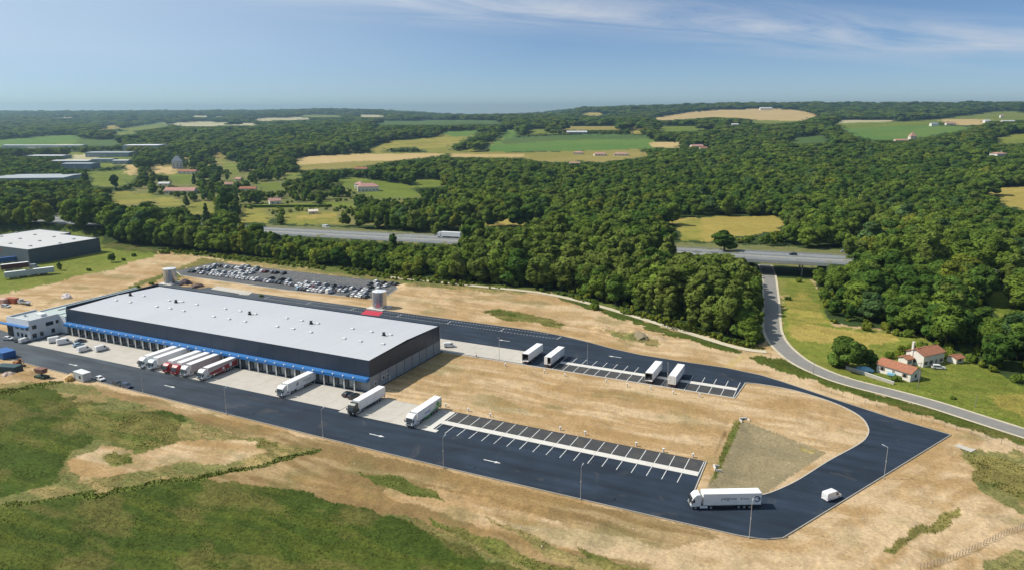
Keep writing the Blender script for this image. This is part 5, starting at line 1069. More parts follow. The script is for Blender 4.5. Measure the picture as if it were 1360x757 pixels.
far_house(1325, 213, 'white mansion standing in the woods at far right', 22, 13, 10, 2.2, BASE+.35, roof=TILE2, wall=WHITE, wins=4, floors=3, hip=True); far_house(1310, 163.5, 'white round ended barn in the fields at far right', 16, 12, 6, 3, BASE, roof=NR, wall=WHITE, wins=1, chimney=False, name='farm_hall', cat='barn'); far_house(1338, 163, 'pale long barn right of the white one at far right', 40, 12, 4, 2.4, BASE, roof=NR, wins=3, chimney=False, name='farm_hall', cat='barn'); far_house(1330, 157, 'white house behind the pale long barn at far right', 12, 10, 8, 3, BASE, roof=TILE2, wins=2)
far_house(1262, 166.5, 'pale farmhouse at the left end of the bare brown field', 26, 10, 4, 3, BASE, roof=TILE2, wins=3); far_house(1240, 168, 'grey barn left of the pale farmhouse in the fields', 18, 12, 6, 3, BASE, roof=GREYR, wins=2, chimney=False, name='farm_hall', cat='barn'); far_house(1017, 146.5, 'white farm on the crest of the tan hill', 60, 18, 8, 5, BASE, roof=NR, wins=3, chimney=False, name='farm_hall', cat='barn')
IW = mat('blue_grey_hall', (.22, .27, .31), .6, .08, .05); IR = mat('grey_hall_roof', (.34, .37, .38), .6, .1, .03); IR2 = mat('white_hall_roof', (.66, .67, .67), .6, .06, .03)
def far_hall(u, v, label, L, W, H, roof=IR, wall=IW, ang=0.0, bays=8): x, y, z = GZ(u, v); return hall('industrial_hall', label, (x, y, z), BASE+ang, L, W, H, wall, roof, bays=bays)
far_hall(38, 246, 'long grey-blue hall with several roof bays at the left edge', 110, 60, 11, ang=.12); far_hall(108, 224, 'grey green hall behind the round trees at left', 46, 26, 8); far_hall(98, 219, 'pale hall behind the grey green one at left', 60, 24, 7, IR2)
far_hall(195, 202, 'large blue-grey hall with white roof far off at left', 70, 50, 14, IR2); far_hall(150, 208, 'low grey hall left of the white roofed one', 80, 40, 8); far_hall(163, 218, 'small white roofed hall in the far estate', 26, 18, 6, IR2); far_hall(140, 216, 'small grey hall left of the small white roofed one', 34, 22, 6); far_hall(60, 196, 'long pale greenhouse below the bright green field', 180, 24, 5, IR2, mat('greenhouse_wall', (.55, .58, .55), .5)); far_hall(60, 211, 'pale low hall among trees far left', 80, 30, 6, IR2)
# ---------------------------------------------------------------- site clutter
def container(name, label, u, v, rz, L, W, H, m, cat='container'):
    x, y = P(u, v); t = thing(name, label, cat, (x, y, .05), rz); MB().box(0, L, 0, W, .12, H).build('shell', m, t); n = int(L/.5); rb = MB()
    for k in range(n): rb.box(k*L/n+.1, k*L/n+.3, -.05, -.003, .25, H-.15); rb.box(k*L/n+.1, k*L/n+.3, W+.003, W+.05, .25, H-.15)
    rb.build('corrugation', m, t); MB().box(-.04, L+.04, -.06, W+.06, H+.003, H+.1).build('roof', m if cat == 'container' else IR2, t); MB().box(.2, .7, .2, W-.2, 0, .118).box(L-.7, L-.2, .2, W-.2, 0, .118).build('skid', CHAS, t)
    if cat != 'container': MB().box(L*.3, L*.3+.9, -.09, -.055, .15, 2.1).build('door', MATS['door_grey'], t); MB().box(L*.6, L*.6+1.0, -.09, -.055, 1.0, 2.0).build('window', GLASS, t)
    else: MB().box(L+.003, L+.06, .08, W/2-.02, .2, H-.1).box(L+.003, L+.06, W/2+.02, W-.08, .2, H-.1).build('end_door', m, t)
    return t
container('site_cabin', 'pale grey site cabin at the kerb beside the parked white car', 98.5, 503.5, -.12, 6.0, 2.8, 2.9, mat('cabin_grey', (.52, .53, .52), .6, .06, .5), 'cabin')
container('shipping_container', 'rusty orange container on the dirt beyond the office block', 7.5, 403, .1, 6.2, 2.5, 2.7, mat('rust_orange', (.36, .10, .05), .7, .2, .8)); container('shipping_container', 'blue container at the left edge beside the access road', -8, 474, -.1, 7, 4.5, 2.6, mat('container_blue', (.03, .12, .34), .6, .1, .6)); container('shipping_container', 'dark teal container on the dirt at the left edge', -6, 496, .30, 8, 3.6, 2.6, mat('container_teal', (.03, .065, .075), .6, .1, .6)); container('shipping_container', 'pale pink container left of the rusty orange one', -5, 404, .1, 5, 2.4, 2.5, mat('container_pink', (.5, .33, .27), .7, .15, .8))
car('parked_car', 'silver car on the track below the orange container', 'car', (*P(8, 408.5), .1), .15, 'estate', 'silver'); 
def flatbed():
    t = thing('tipper_truck', 'small grey tipper lorry right of the orange container', 'truck', (*P(33, 404.5), .1), math.pi+.1)
    MB().loft([[(x, -1.05, z) for x, z in ((1.7, .6), (3.3, .6), (3.35, 1.4), (2.9, 2.4), (1.8, 2.45))], [(x, 1.05, z) for x, z in ((1.7, .6), (3.3, .6), (3.35, 1.4), (2.9, 2.4), (1.8, 2.45))]]).build('cab', CP_['silver'], t); MB().box(-3, 1.6, -1.1, 1.1, .95, 1.05).box(-3, 1.6, -1.1, -1.03, 1.06, 1.6).box(-3, 1.6, 1.03, 1.1, 1.06, 1.6).build('bed', STEEL, t)
    MB().box(3.0, 3.3, -.9, .9, 1.5, 2.2).build('windscreen', GLASS, t); MB().box(-2.8, 3, -.4, .4, .55, .9).build('chassis', CHAS, t)
    for x in (-2, 2.4):
        for s in (-1, 1): obj('wheel', WC, t, (x, s*.95, .32), 0)
flatbed()
def excavator(u, v, rz, label, col, sc=1.0):
    t = thing('excavator', label, 'excavator', (*P(u, v), .05), rz); t.scale = (sc,)*3; m = mat('digger_'+label.split()[1], col, .5, .1, .6)
    for s in (-1, 1): MB().loft([[(x, s*1.0-.25, z) for x, z in ((-1.7, .35), (-1.4, 0), (1.4, 0), (1.7, .35), (1.4, .8), (-1.4, .8))], [(x, s*1.0+.25, z) for x, z in ((-1.7, .35), (-1.4, 0), (1.4, 0), (1.7, .35), (1.4, .8), (-1.4, .8))]]).build('track', CHAS, t)
    b = MB().box(-1.9, 1.1, -1.2, 1.2, .95, 1.9).build('body', m, t); MB().box(-.2, 1.2, .2, 1.15, 1.905, 2.9).build('cab', GLASS, t)
    MB().bar((.9, -.3, 1.6), (3.0, -.3, 4.0), .22, 6).bar((3.0, -.3, 4.0), (5.2, -.3, 3.0), .2, 6).build('boom', m, t); MB().bar((5.2, -.3, 3.1), (5.8, -.3, 1.2), .16, 6).build('arm', m, t)
    MB().loft([[(5.4, -.8, 1.3), (6.3, -.8, 1.1), (6.1, -.8, .3), (5.5, -.8, .4)], [(5.4, .2, 1.3), (6.3, .2, 1.1), (6.1, .2, .3), (5.5, .2, .4)]]).build('bucket', CHAS, t)
excavator(24, 485, -.05, 'dark orange excavator with its arm over the dirt by the road', (.30, .12, .03), .8)
t = thing('skip', 'reddish brown skip loaded on a dark green base by the access road', 'skip', (*P(56, 502), .05), .1)
MB().loft([[(-2.2, -1.1, 0), (2.2, -1.1, 0), (2.2, 1.1, 0), (-2.2, 1.1, 0)], [(-2.4, -1.2, 1.0), (2.4, -1.2, 1.0), (2.4, 1.2, 1.0), (-2.4, 1.2, 1.0)]]).build('base', mat('skip_green', (.03, .06, .035), .7), t)
MB().box(-.2, .2, -.2, .2, 1.0, 2.0).build('stand', CHAS, t); MB().loft([[(-1.4, -1, 2.0), (1.6, -1, 2.0), (1.6, 1, 2.0), (-1.4, 1, 2.0)], [(-2.0, -1.2, 3.6), (1.8, -1.2, 3.6), (1.8, 1.2, 3.6), (-2.0, 1.2, 3.6)]]).build('hopper', mat('hopper_brown', (.20, .10, .075), .8), t)
RUB = mat('pale_rubble', (.46, .36, .30), .95, .3, 1.5); heap('rubble_heap', 'pinkish rubble heap on the dirt at the left edge', 'rubble', (*P(12, 500), 0), 2.6, 1.8, 1.8, RUB, 5); heap('bag_pile', 'white and pink pile of sacks beyond the office roof', 'sacks', (*P(88.5, 396), 0), 3.0, 2.0, 2.6, mat('white_sacks', (.66, .58, .58), .9, .15, 1), 6)
heap('soil_heap', 'ochre soil heap beside the pale site cabin', 'soil', (*P(93, 505), 0), 1.8, 1.6, 1.6, mat('ochre_soil', (.34, .20, .06), .95, .3, 1.2), 8)
heap('scrap_heap', 'dark purple-brown heap by the far left water tank', 'heap', (*P(247, 378.5), 0), 4.2, 2.6, 3.2, mat('dark_scrap', (.07, .05, .06), .9, .4, 1), 9); heap('scrap_heap', 'low brown heap right of the dark one near the far tank', 'heap', (*P(263, 381.5), 0), 3.6, 2.2, 2.0, mat('brown_scrap', (.16, .10, .08), .9, .4, 1), 10)
heap('gravel_mound', 'greyish brown gravel mound on the bare ground below the wood', 'mound', (*P(846, 449), 0), 5.5, 3.6, 2.8, mat('gravel_mound_soil', (.24, .20, .12), .95, .25, 1.2), 11)
MB().prism([P(280, 384), P(330, 392), P(336, 388), P(288, 380)], .02, .12).build('pale_slab', CONC, lot)
# concrete stubs with white caps round the middle plot
sp = thing('marker_post', '', 'post'); MB().cyl(0, 0, -.2, .95, .2, 10).build('stub', CONC2, sp); MB().cyl(0, 0, .955, 1.15, .32, 10).build('cap', WHITE, sp)
posts = [((592, 540), 'white capped concrete stub nearest the lorry with the green leaf print'), ((651, 553), 'white capped concrete stub above the second cluster of bays'), ((622, 546), 'white capped concrete stub above the left end of the bays'), ((744, 571), 'white capped concrete stub above the middle bays, left of a pair'), ((777, 577), 'white capped concrete stub above the middle bays, right of a pair'), ((845, 592), 'white capped concrete stub, left of three at the right end of the bays'), ((881, 600), 'white capped concrete stub, middle of three at the right end of the bays'), ((920, 607), 'white capped concrete stub, right of three at the right end of the bays'),
         ((671, 486), 'white capped concrete stub at the edge of the rear apron'), ((723, 495), 'white capped concrete stub below the second open trailer'), ((750, 500), 'white capped concrete stub at the left end of the rear bays'), ((805, 508), 'white capped concrete stub below the middle of the rear bays'), ((833, 513), 'white capped concrete stub left of the far pair of trailers'), ((864, 517), 'white capped concrete stub below the far open trailer'), ((894, 523), 'white capped concrete stub below the far closed trailer'), ((929, 527), 'white capped concrete stub near the right end of the rear bays')]
for i, ((u, v), lb) in enumerate(posts):
    if i == 0: sp.location = (*P(u, v), 0); sp['label'] = lb; sp['group'] = 'white capped stubs round the bare plot'
    else: tree_copy(sp, (*P(u, v), 0), random.uniform(0, 3), lb, 'white capped stubs round the bare plot')
# outfalls of the basin
def outfall(u, v, rz, label):
    t = thing('drain_outfall', label, 'drain', (*P(u, v), -.25), rz); MB().box(-1.2, 1.2, -.15, .15, -.8, 1.0).box(-1.4, -1.15, .16, 1.5, -.8, .7).box(1.15, 1.4, .16, 1.5, -.8, .7).build('headwall', CONC2, t); MB().cyly(0, .15, .155, .3, .42, 14).build('pipe_mouth', DARKW, t); MB().box(-1.1, 1.1, .31, 2.4, -1.0, -.75).build('apron_slab', CONC2, t)
outfall(987, 557, math.pi+.7, 'concrete drain outfall at the upper corner of the basin'); outfall(949, 622, -1.2, 'concrete drain outfall on the left bank of the basin')
MB().prism([(x, y) for x, y in (P(1268, 592), P(1290, 600), P(1300, 595), P(1280, 586))], -.05, .10).build('pale_slab', CONC, road)
def fence(pts, step, h, label, rows=3):
    t = thing('wire_fence', label, 'fence'); me = MB().cyl(0, 0, -.3, h, .06, 6).mesh('fence_post', MATS['weathered_wood']); W_ = MB(); prev = None
    for (x0, y0), (x1, y1) in zip(pts, pts[1:]):
        n = max(1, int(math.hypot(x1-x0, y1-y0)/step))
        for i in range(n+1 if (x1, y1) == pts[-1] else n):
            x, y = x0+(x1-x0)*i/n, y0+(y1-y0)*i/n; z = float(terr(np.array([x]), np.array([y]))[0]); obj('fence_post', me, t, (x, y, z))
            if prev:
                for k in range(rows): W_.bar((prev[0], prev[1], prev[2]+h*(.3+.3*k)), (x, y, z+h*(.3+.3*k)), .012, 4)
            prev = (x, y, z)
    kind(W_.build('wires', STEEL, t), 'stuff')
fence([P(1222, 757), P(1262, 742), P(1310, 722), P(1372, 696)], 1.0, 1.3, 'wire fence of close dark posts across the lower right corner')
fence([P(1090, 518), P(1180, 545), P(1270, 572), P(1372, 602)], 3.2, 1.5, 'thin wire fence along the green verge below the country road')
# a worker on the rear apron
def person():
    t = D.objects.new('person', None); x, y = P(632.5, 474.5); COL.objects.link(t); t.location = (x, y, .09); t.rotation_euler.z = -.6; tag(t, 'person in white top and dark trousers standing on the rear apron', 'person')
    pts = [((0, 0, .95), .15, -1), ((0, 0, 1.15), .14, 0), ((0, .01, 1.38), .17, 1), ((0, .01, 1.52), .06, 2), ((0, .0, 1.60), .085, 3), ((0, .0, 1.72), .09, 4), ((-.1, 0, .88), .10, 0), ((-.12, .02, .5), .07, 6), ((-.13, -.02, .09), .05, 7), ((-.13, .13, .04), .04, 8), ((.1, 0, .88), .10, 0), ((.13, .06, .5), .07, 10), ((.14, .0, .09), .05, 11), ((.14, .15, .04), .04, 12), ((-.21, 0, 1.40), .065, 2), ((-.27, .02, 1.12), .05, 14), ((-.25, .12, .9), .038, 15), ((.21, 0, 1.40), .065, 2), ((.27, .02, 1.12), .05, 17), ((.25, .12, .9), .038, 18)]
    for s, b in ((-1, 16), (1, 19)):
        for k in range(4): pts.append(((s*.25+(k-1.5)*.022, .14, .80+abs(k-1.5)*.01), .009, b))
        pts.append(((s*.22, .17, .85), .010, b))
    me = D.meshes.new('body'); me.from_pydata([p[0] for p in pts], [(i, p[2]) for i, p in enumerate(pts) if p[2] >= 0], [])
    o = obj('body', me, t); md = o.modifiers.new('skin', 'SKIN')
    for i, p in enumerate(pts): me.skin_vertices[0].data[i].radius = (p[1], p[1]); me.skin_vertices[0].data[i].use_root = (i == 0)
    o.modifiers.new('sub', 'SUBSURF').levels = 1; o.modifiers['sub'].render_levels = 1
    m, nt, b = nodes_of('worker_clothes'); g = nt.nodes.new('ShaderNodeTexCoord'); s = nt.nodes.new('ShaderNodeSeparateXYZ'); nt.links.new(g.outputs['Object'], s.inputs[0]); r = nt.nodes.new('ShaderNodeValToRGB'); r.color_ramp.interpolation = 'CONSTANT'; nt.links.new(s.outputs[2], r.inputs[0])
    mp = nt.nodes.new('ShaderNodeMath'); mp.operation = 'DIVIDE'; mp.inputs[1].default_value = 2.0; nt.links.new(s.outputs[2], mp.inputs[0]); nt.links.new(mp.outputs[0], r.inputs[0])
    r.color_ramp.elements[0].color = (.02, .022, .03, 1); e = r.color_ramp.elements[1]; e.position = .49; e.color = (.6, .6, .58, 1); e = r.color_ramp.elements.new(.76); e.color = (.45, .28, .2, 1); nt.links.new(r.outputs[0], b.inputs['Base Color']); me.materials.append(m)
    hb = MB().loft([[(.1*f*math.cos(6.2832*i/10), -.015+.105*f*math.sin(6.2832*i/10), z) for i in range(10)] for f, z in ((1.0, 1.70), (.98, 1.77), (.6, 1.825), (.1, 1.84))]).build('hair', mat('dark_hair', (.03, .02, .015), .8), t)
    fm = MB()
    for s_ in (-1, 1): fm.box(s_*.035-.012, s_*.035+.012, .078, .094, 1.69, 1.705)
    fm.build('eyes', DARKW, t); MB().box(-.012, .012, .08, .108, 1.64, 1.685).build('nose', mat('skin_tone', (.45, .28, .2), .6), t)
person()
# ---------------------------------------------------------------- trees
LEAF = [leaf_mat('leaves_dark', (.054, .112, .021), (.118, .184, .033), .3), leaf_mat('leaves_mid', (.100, .162, .026), (.168, .228, .035), .3), leaf_mat('leaves_olive', (.100, .144, .029), (.165, .204, .042), .3), leaf_mat('leaves_light', (.150, .196, .026), (.225, .245, .036), .3), leaf_mat('leaves_bluish', (.052, .100, .033), (.09, .146, .046), .3)]
def crown_mesh(seed, shape, m, nleaf=950, size=.055):
    """foliage of a tree of height 1: leaf clumps spread over and inside many lobes, with an inner mass"""
    rg = np.random.default_rng(seed); lobes = []
    if shape == 'broad':
        lobes.append((0, 0, .58, .21))
        for k in range(15):
            a = rg.uniform(0, 6.28); q = rg.uniform(.25, 1); zz = rg.uniform(.26, .86); rad = .25*math.sqrt(max(.05, 1-((zz-.52)/.42)**2))
            lobes.append((rad*q*math.cos(a), rad*q*math.sin(a), zz, rg.uniform(.085, .15)))
    elif shape == 'poplar':
        for k in range(15):
            zz = .16+.76*k/14; rad = .105*math.sqrt(max(.05, 1-((zz-.5)/.5)**2)); a = k*2.4
            lobes.append((rad*math.cos(a)*rg.uniform(.4, 1), rad*math.sin(a)*rg.uniform(.4, 1), zz, rg.uniform(.07, .12)*(1-.35*(zz > .75))))
    elif shape == 'cone':
        for k in range(13):
            zz = .1+.82*k/12; rad = .13*(1-zz)+.01; a = k*2.4; lobes.append((rad*math.cos(a), rad*math.sin(a), zz, .035+.10*(1-zz)))
    else:
        for k in range(12):
            a = rg.uniform(0, 6.28); q = rg.uniform(0, 1)**.6*.42; lobes.append((q*math.cos(a), q*math.sin(a), rg.uniform(.2, .62), rg.uniform(.16, .30)))
    LB = np.array(lobes); nl = len(LB); tl = rg.uniform(.72, 1.25, nl)
    pr = LB[:, 3]**2; li = rg.choice(nl, nleaf*2, p=pr/pr.sum()); d = rg.normal(size=(nleaf*2, 3)); d[:, 2] += .25; d /= np.linalg.norm(d, axis=1)[:, None]
    p = LB[li, :3]+d*(LB[li, 3]*rg.uniform(.82, 1.13, nleaf*2))[:, None]
    dist = np.linalg.norm(p[:, None, :]-LB[None, :, :3], axis=2)/LB[None, :, 3]; dist[np.arange(nleaf*2), li] = 9
    ok = (dist.min(1) > .86) & (p[:, 2] > .03); p, d, li = p[ok][:nleaf], d[ok][:nleaf], li[ok][:nleaf]; n = len(p)
    nn = d+rg.normal(size=(n, 3))*.55+np.array([0, 0, .25]); nn /= np.linalg.norm(nn, axis=1)[:, None]
    t1 = np.cross(nn, rg.normal(size=(n, 3))); t1 /= np.linalg.norm(t1, axis=1)[:, None]; t2 = np.cross(nn, t1); s = rg.uniform(.6, 1.35, n)[:, None]*size*(1.5 if shape == 'bush' else 1); s2 = s*rg.uniform(.5, .9, n)[:, None]
    V = np.stack([p-t1*s, p-t2*s2, p+t1*s, p+t2*s2], 1).reshape(-1, 3); F = np.arange(4*n).reshape(-1, 4)
    tint = np.repeat(tl[li]*rg.uniform(.8, 1.2, n), 4)
    bm = bmesh.new(); cv, cf, ct = [], [], []
    bmesh.ops.create_icosphere(bm, subdivisions=1, radius=1); iv = np.array([v.co[:] for v in bm.verts]); fi = [tuple(v.index for v in f.verts) for f in bm.faces]; bm.free()
    for k, (a, b, c, r) in enumerate(LB):
        o = 4*n+len(cv)*len(iv); cv.append(iv*r*.86*rg.uniform(.9, 1.08, (len(iv), 1))+np.array([a, b, c])); cf += [tuple(i+o for i in f) for f in fi]; ct += [tl[k]*1.05]*len(iv)  # inner mass tinted up so the shaded inside of the crown reads lighter
    V = np.concatenate([V]+cv); tint = np.concatenate([tint, np.array(ct)])
    me = D.meshes.new('crown'); me.from_pydata(V.tolist(), [], F.tolist()+cf); me.materials.append(m)
    a = me.attributes.new('tint', 'FLOAT_COLOR', 'POINT'); a.data.foreach_set('color', np.repeat(tint, 4).astype(np.float32)); me.update()
    nl_ = d*.9+nn*.55+np.array([0, 0, .25]); nl_ /= np.linalg.norm(nl_, axis=1)[:, None]; nc = V[4*n:]-np.repeat(LB[:, :3], len(iv), 0); nc /= np.linalg.norm(nc, axis=1)[:, None]
    me.polygons.foreach_set('use_smooth', [True]*len(me.polygons)); me.normals_split_custom_set_from_vertices(np.concatenate([np.repeat(nl_, 4, 0), nc]).tolist()); return me
def trunk_mesh(seed, shape):
    rg = random.Random(seed); mb = MB(); top = .72 if shape != 'bush' else .4; r0 = .024 if shape != 'bush' else .03
    pts = [(rg.uniform(-.012, .012)*k, rg.uniform(-.012, .012)*k, top*k/3-.02) for k in range(4)]
    for k in range(3): mb.bar(pts[k], pts[k+1], r0*(1-.25*k), 7, 0, r0*(1-.25*(k+1)))
    for k in range(5):
        z = .25+.1*k; a = k*2.4+rg.random(); f = z/top; bx = pts[1][0]; mb.bar((bx*f, bx*f*.5, z), (.17*math.cos(a), .17*math.sin(a), z+.16), r0*.45, 5, 0, r0*.15)
    me = mb.mesh('trunk', BARK); return me
SPEC = [('broad', 0), ('broad', 0), ('broad', 0), ('broad', 1), ('broad', 1), ('broad', 1), ('poplar', 2), ('poplar', 2), ('poplar', 3), ('broad', 3), ('bush', 1), ('bush', 3), ('cone', 4), ('broad', 2), ('broad', 4)]
CROWN = [crown_mesh(100+i, s, LEAF[m], 2300 if s != 'bush' else 900, .041 if s != 'bush' else .042) for i, (s, m) in enumerate(SPEC)]
TRUNK = [trunk_mesh(200+i, s) for i, (s, m) in enumerate(SPEC)]
BIGC = crown_mesh(77, 'broad', LEAF[0], 4200, .028)
TWORD = ['dark green rounded tree', 'dark green broad tree', 'deep green leafy tree', 'mid green rounded tree', 'mid green broad tree', 'fresh green leafy tree', 'tall olive green poplar', 'slender olive green poplar', 'tall light green poplar', 'yellowish green rounded tree', 'mid green bush', 'light green bush', 'dark conical tree', 'olive green rounded tree', 'bluish dark green tree']
TNAME = ['poplar_tree' if s == 'poplar' else 'shrub' if s == 'bush' else 'conical_tree' if s == 'cone' else 'broadleaf_tree' for s, m in SPEC]
def plant(k, x, y, z, h, wf, label, group=None, crown=None):
    t = thing(TNAME[k], label, 'shrub' if SPEC[k][0] == 'bush' else 'tree', (x, y, z), random.uniform(0, 6.28), group); t.scale = (h*wf, h*wf, h)
    obj('trunk', TRUNK[k], t); obj('crown', crown or CROWN[k], t); return t
rng = np.random.default_rng(12)
def scatter():
    pts = []
    # near: square grid with jitter; far: polar grid whose spacing grows with distance
    s = 6.0; r = 700
    gx, gy = np.meshgrid(np.arange(CX-760, CX+760, s), np.arange(CY, CY+760, s)); gx = gx.ravel()+rng.uniform(-.46, .46, gx.size)*s; gy = gy.ravel()+rng.uniform(-.46, .46, gy.size)*s
    d = np.hypot(gx-CX, gy-CY); pts.append(np.stack([gx, gy, np.full(gx.size, s)], 1)[(d < 700) & (d > 150)])
    r = 700.0
    while r < 9800:
        s = max(8.2, r*.0094+.2); n = int(1.50*r/s); az = -.75+1.5*(np.arange(n)+rng.uniform(0, 1, n))/n; rr = r+rng.uniform(-.5, .5, n)*s
        pts.append(np.stack([CX+rr*(np.cos(az)*FX+np.sin(az)*RX), CY+rr*(np.cos(az)*FY+np.sin(az)*RY), np.full(n, s)], 1)); r += s
    return np.concatenate(pts)
def projected_boxes():
    out = []
    for o in COL.objects:
        if o.parent is None and o.get('category') in ('house', 'barn', 'building', 'tower', 'shed') and math.hypot(o.location.x-CX, o.location.y-CY) > 520:
            cs = []
            for c in o.children:
                if c.type == 'MESH' and c.name.split('.')[0] in ('wall', 'roof', 'inner_wall'):
                    R = o.matrix_basis
                    for v in c.data.vertices:
                        w = R @ (c.matrix_basis @ v.co)
                        if w.z > o.location.z+.8: cs.append(w)
            if not cs: continue
            a = np.array([tuple(c) for c in cs]); u, v = proj(a[:, 0], a[:, 1], a[:, 2]); out.append((u.min(), u.max(), v.min(), v.max(), math.hypot(o.location.x-CX, o.location.y-CY)))
    return out
PROT = projected_boxes()
HOUSES = [(o.location.x, o.location.y, 30 if o.get('category') == 'building' else 12) for o in COL.objects if o.parent is None and o.get('category') in ('house', 'barn', 'tower', 'shed', 'building') and o.location.length > 1]
def build_trees():
    Pn = scatter(); x, y, sp = Pn.T; thin = (sp > 6.1) | (mway_sd(x, y)[1] < -MW) & (proj(x, y, 0*x)[0] < 1018) | (rng.random(len(x)) < .52) | ((np.abs(mway_sd(x, y)[1]) < 48) & (proj(x, y, 0*x)[0] > 1100)); x, y, sp = x[thin], y[thin], sp[thin]; z = terr(x, y, False); r = np.hypot(x-CX, y-CY); u, v = proj(x, y, z)
    lab = label_at(u, v); wood = CI['wood']
    _, dm = mway_sd(x, y); road_d = np.full(x.shape, 1e9); rp = np.array([p[:2] for p in RP])
    nearm = r < 700
    for q in rp: road_d[nearm] = np.minimum(road_d[nearm], np.hypot(x[nearm]-q[0], y[nearm]-q[1]))
    vill = (lab == CI['clear']) & (rng.random(len(x)) < .78*(fbm(x/34, y/34, 3, 61) > .49))
    ok = ((lab == wood) | vill) & (np.abs(dm) > MW+2.5) & (road_d > 6.5)
    ok &= ~((x < -302) & (x > -384) & (y > 76) & (y < 138))
    for hx_, hy_, hr_ in HOUSES: ok &= np.hypot(x-hx_, y-hy_) > hr_
    # villages and gardens keep some gaps
    x, y, z, r, u, v, sp = (q[ok] for q in (x, y, z, r, u, v, sp)); n = len(x); R1 = rng.random(n); R2 = rng.random(n); R3 = rng.random(n)
    stand = fbm(x/90, y/90, 3, 31)
    k = np.where(R1 < .55, rng.integers(0, 3, n), np.where(R1 < .92, rng.integers(3, 6, n), np.where(R1 < .97, 13, 14)))
    k = np.where((stand > .53) & (R2 < .7), rng.choice([3, 4, 5, 9, 13, 5], n), k)
    front = (r < 500) & (mway_sd(x, y)[1] < -MW)
    far_l = (u < 430) & (r < 900)
    h = 10.5+9*R2*R3+3*R1+3*(stand-.5)*4
    pop = front & (u > 585) & (u < 1020)
    k = np.where(pop, np.where(R1 < .74, rng.choice([6, 7, 13, 6], n), np.where(R1 < .92, rng.integers(3, 6, n), 0)), k); h = np.where(pop, 14+10*R2+4*(stand-.5), h)
    lb = front & (u < 330); k = np.where(lb, np.where(R1 < .72, rng.choice([8, 9, 8, 8], n), rng.integers(3, 6, n)), k); h = np.where(lb, 12.5+9*R2, h)
    mb_ = front & (u >= 330) & (u <= 585); k = np.where(mb_, np.where(R1 < .6, rng.integers(3, 6, n), rng.choice([13, 9, 0, 11], n)), k); h = np.where(mb_, 7+5*R2, h)
    bk = (~front) & (u > 380) & (u < 900) & (r < 640); k = np.where(bk & (R3 < .34), rng.choice([6, 7, 13, 9], n), k)
    h = np.where(label_at(u, v) == CI['clear'], 5.5+8*R2, h)
    far = sp > 8.3; h = np.where(far, h*np.clip(.86+.14*(sp/8.2), 1, 1.3), h)
    wf = np.where(np.isin(k, [6, 7, 8]), .95+.75*rng.random(n), .95+.55*rng.random(n))*np.where(far, np.clip(sp/8.2, 1, 4.2)/np.clip(.86+.14*(sp/8.2), 1, 1.3), 1)*(1+.25*(R3-.5))
    # a tree must not stand in front of what the photograph shows open
    done = np.zeros(n, bool); H = h.copy(); WL = [wood, CI['clear']]
    for f in (1, .78, .6, .42, .28, .16):
        hh = h*f; ut, vt = proj(x, y, z+hh*1.0); um, vm = proj(x, y, z+hh*.55); wpx = .38*hh*wf*FPX/r
        good = np.isin(label_at(ut, np.maximum(vt, 142)), WL)
        for a_, b_ in ((um-wpx, vm), (um+wpx, vm), (um, vm), (um-wpx*.8, .35*vm+.65*vt), (um+wpx*.8, .35*vm+.65*vt)): good &= np.isin(label_at(a_, b_), WL)
        _, v0 = proj(x, y, z)
        for (u0, u1, va, vb, hr_) in PROT: good &= ~((r < hr_+6) & (u+wpx > u0) & (u-wpx < u1) & (vt < vb-.08*(vb-va)) & (v0 > va))
        new = good & ~done; H[new] = hh[new]; done |= new
    low = f
    keep = done & (rng.random(n) > .03); x, y, z, r, u, v, k, wf, H = (q[keep] for q in (x, y, z, r, u, v, k, wf, H))
    k = np.where(H < 4.5, rng.choice([10, 11], len(x)), k)
    infr = (u > -15) & (u < 1375) & (v > 130)
    order = np.argsort(np.where(infr, r/np.maximum(H, 3)**.35, 1e9)); top = order[:270]; rest = np.setdiff1d(np.arange(len(x)), top)
    def region(i):
        fr = mway_sd(x[i], y[i])[1] < -MW
        if u[i] > 1010: return 'in the farmhouse wood' if u[i] > 1180 else 'by the bridge meadow'
        if not fr: return 'behind the motorway'
        if u[i] > 900: return 'in the country road belt'
        if u[i] > 740: return 'in the gravel track belt'
        if u[i] > 580: return 'behind the bare ground'
        if u[i] > 330: return 'behind the car park'
        return 'by the neighbouring hall'
    cnt = {}
    for i in sorted(top, key=lambda i: u[i]):
        g = region(i); key = (g, int(k[i])); c = cnt[key] = cnt.get(key, 0)+1
        plant(int(k[i]), x[i], y[i], z[i]-.1, H[i], wf[i], '%s, %s from the left of its kind %s' % (TWORD[k[i]], ORD[min(c, len(ORD))-1], g), 'trees '+g)
    return x[rest], y[rest], z[rest]-.1, H[rest], wf[rest], k[rest]
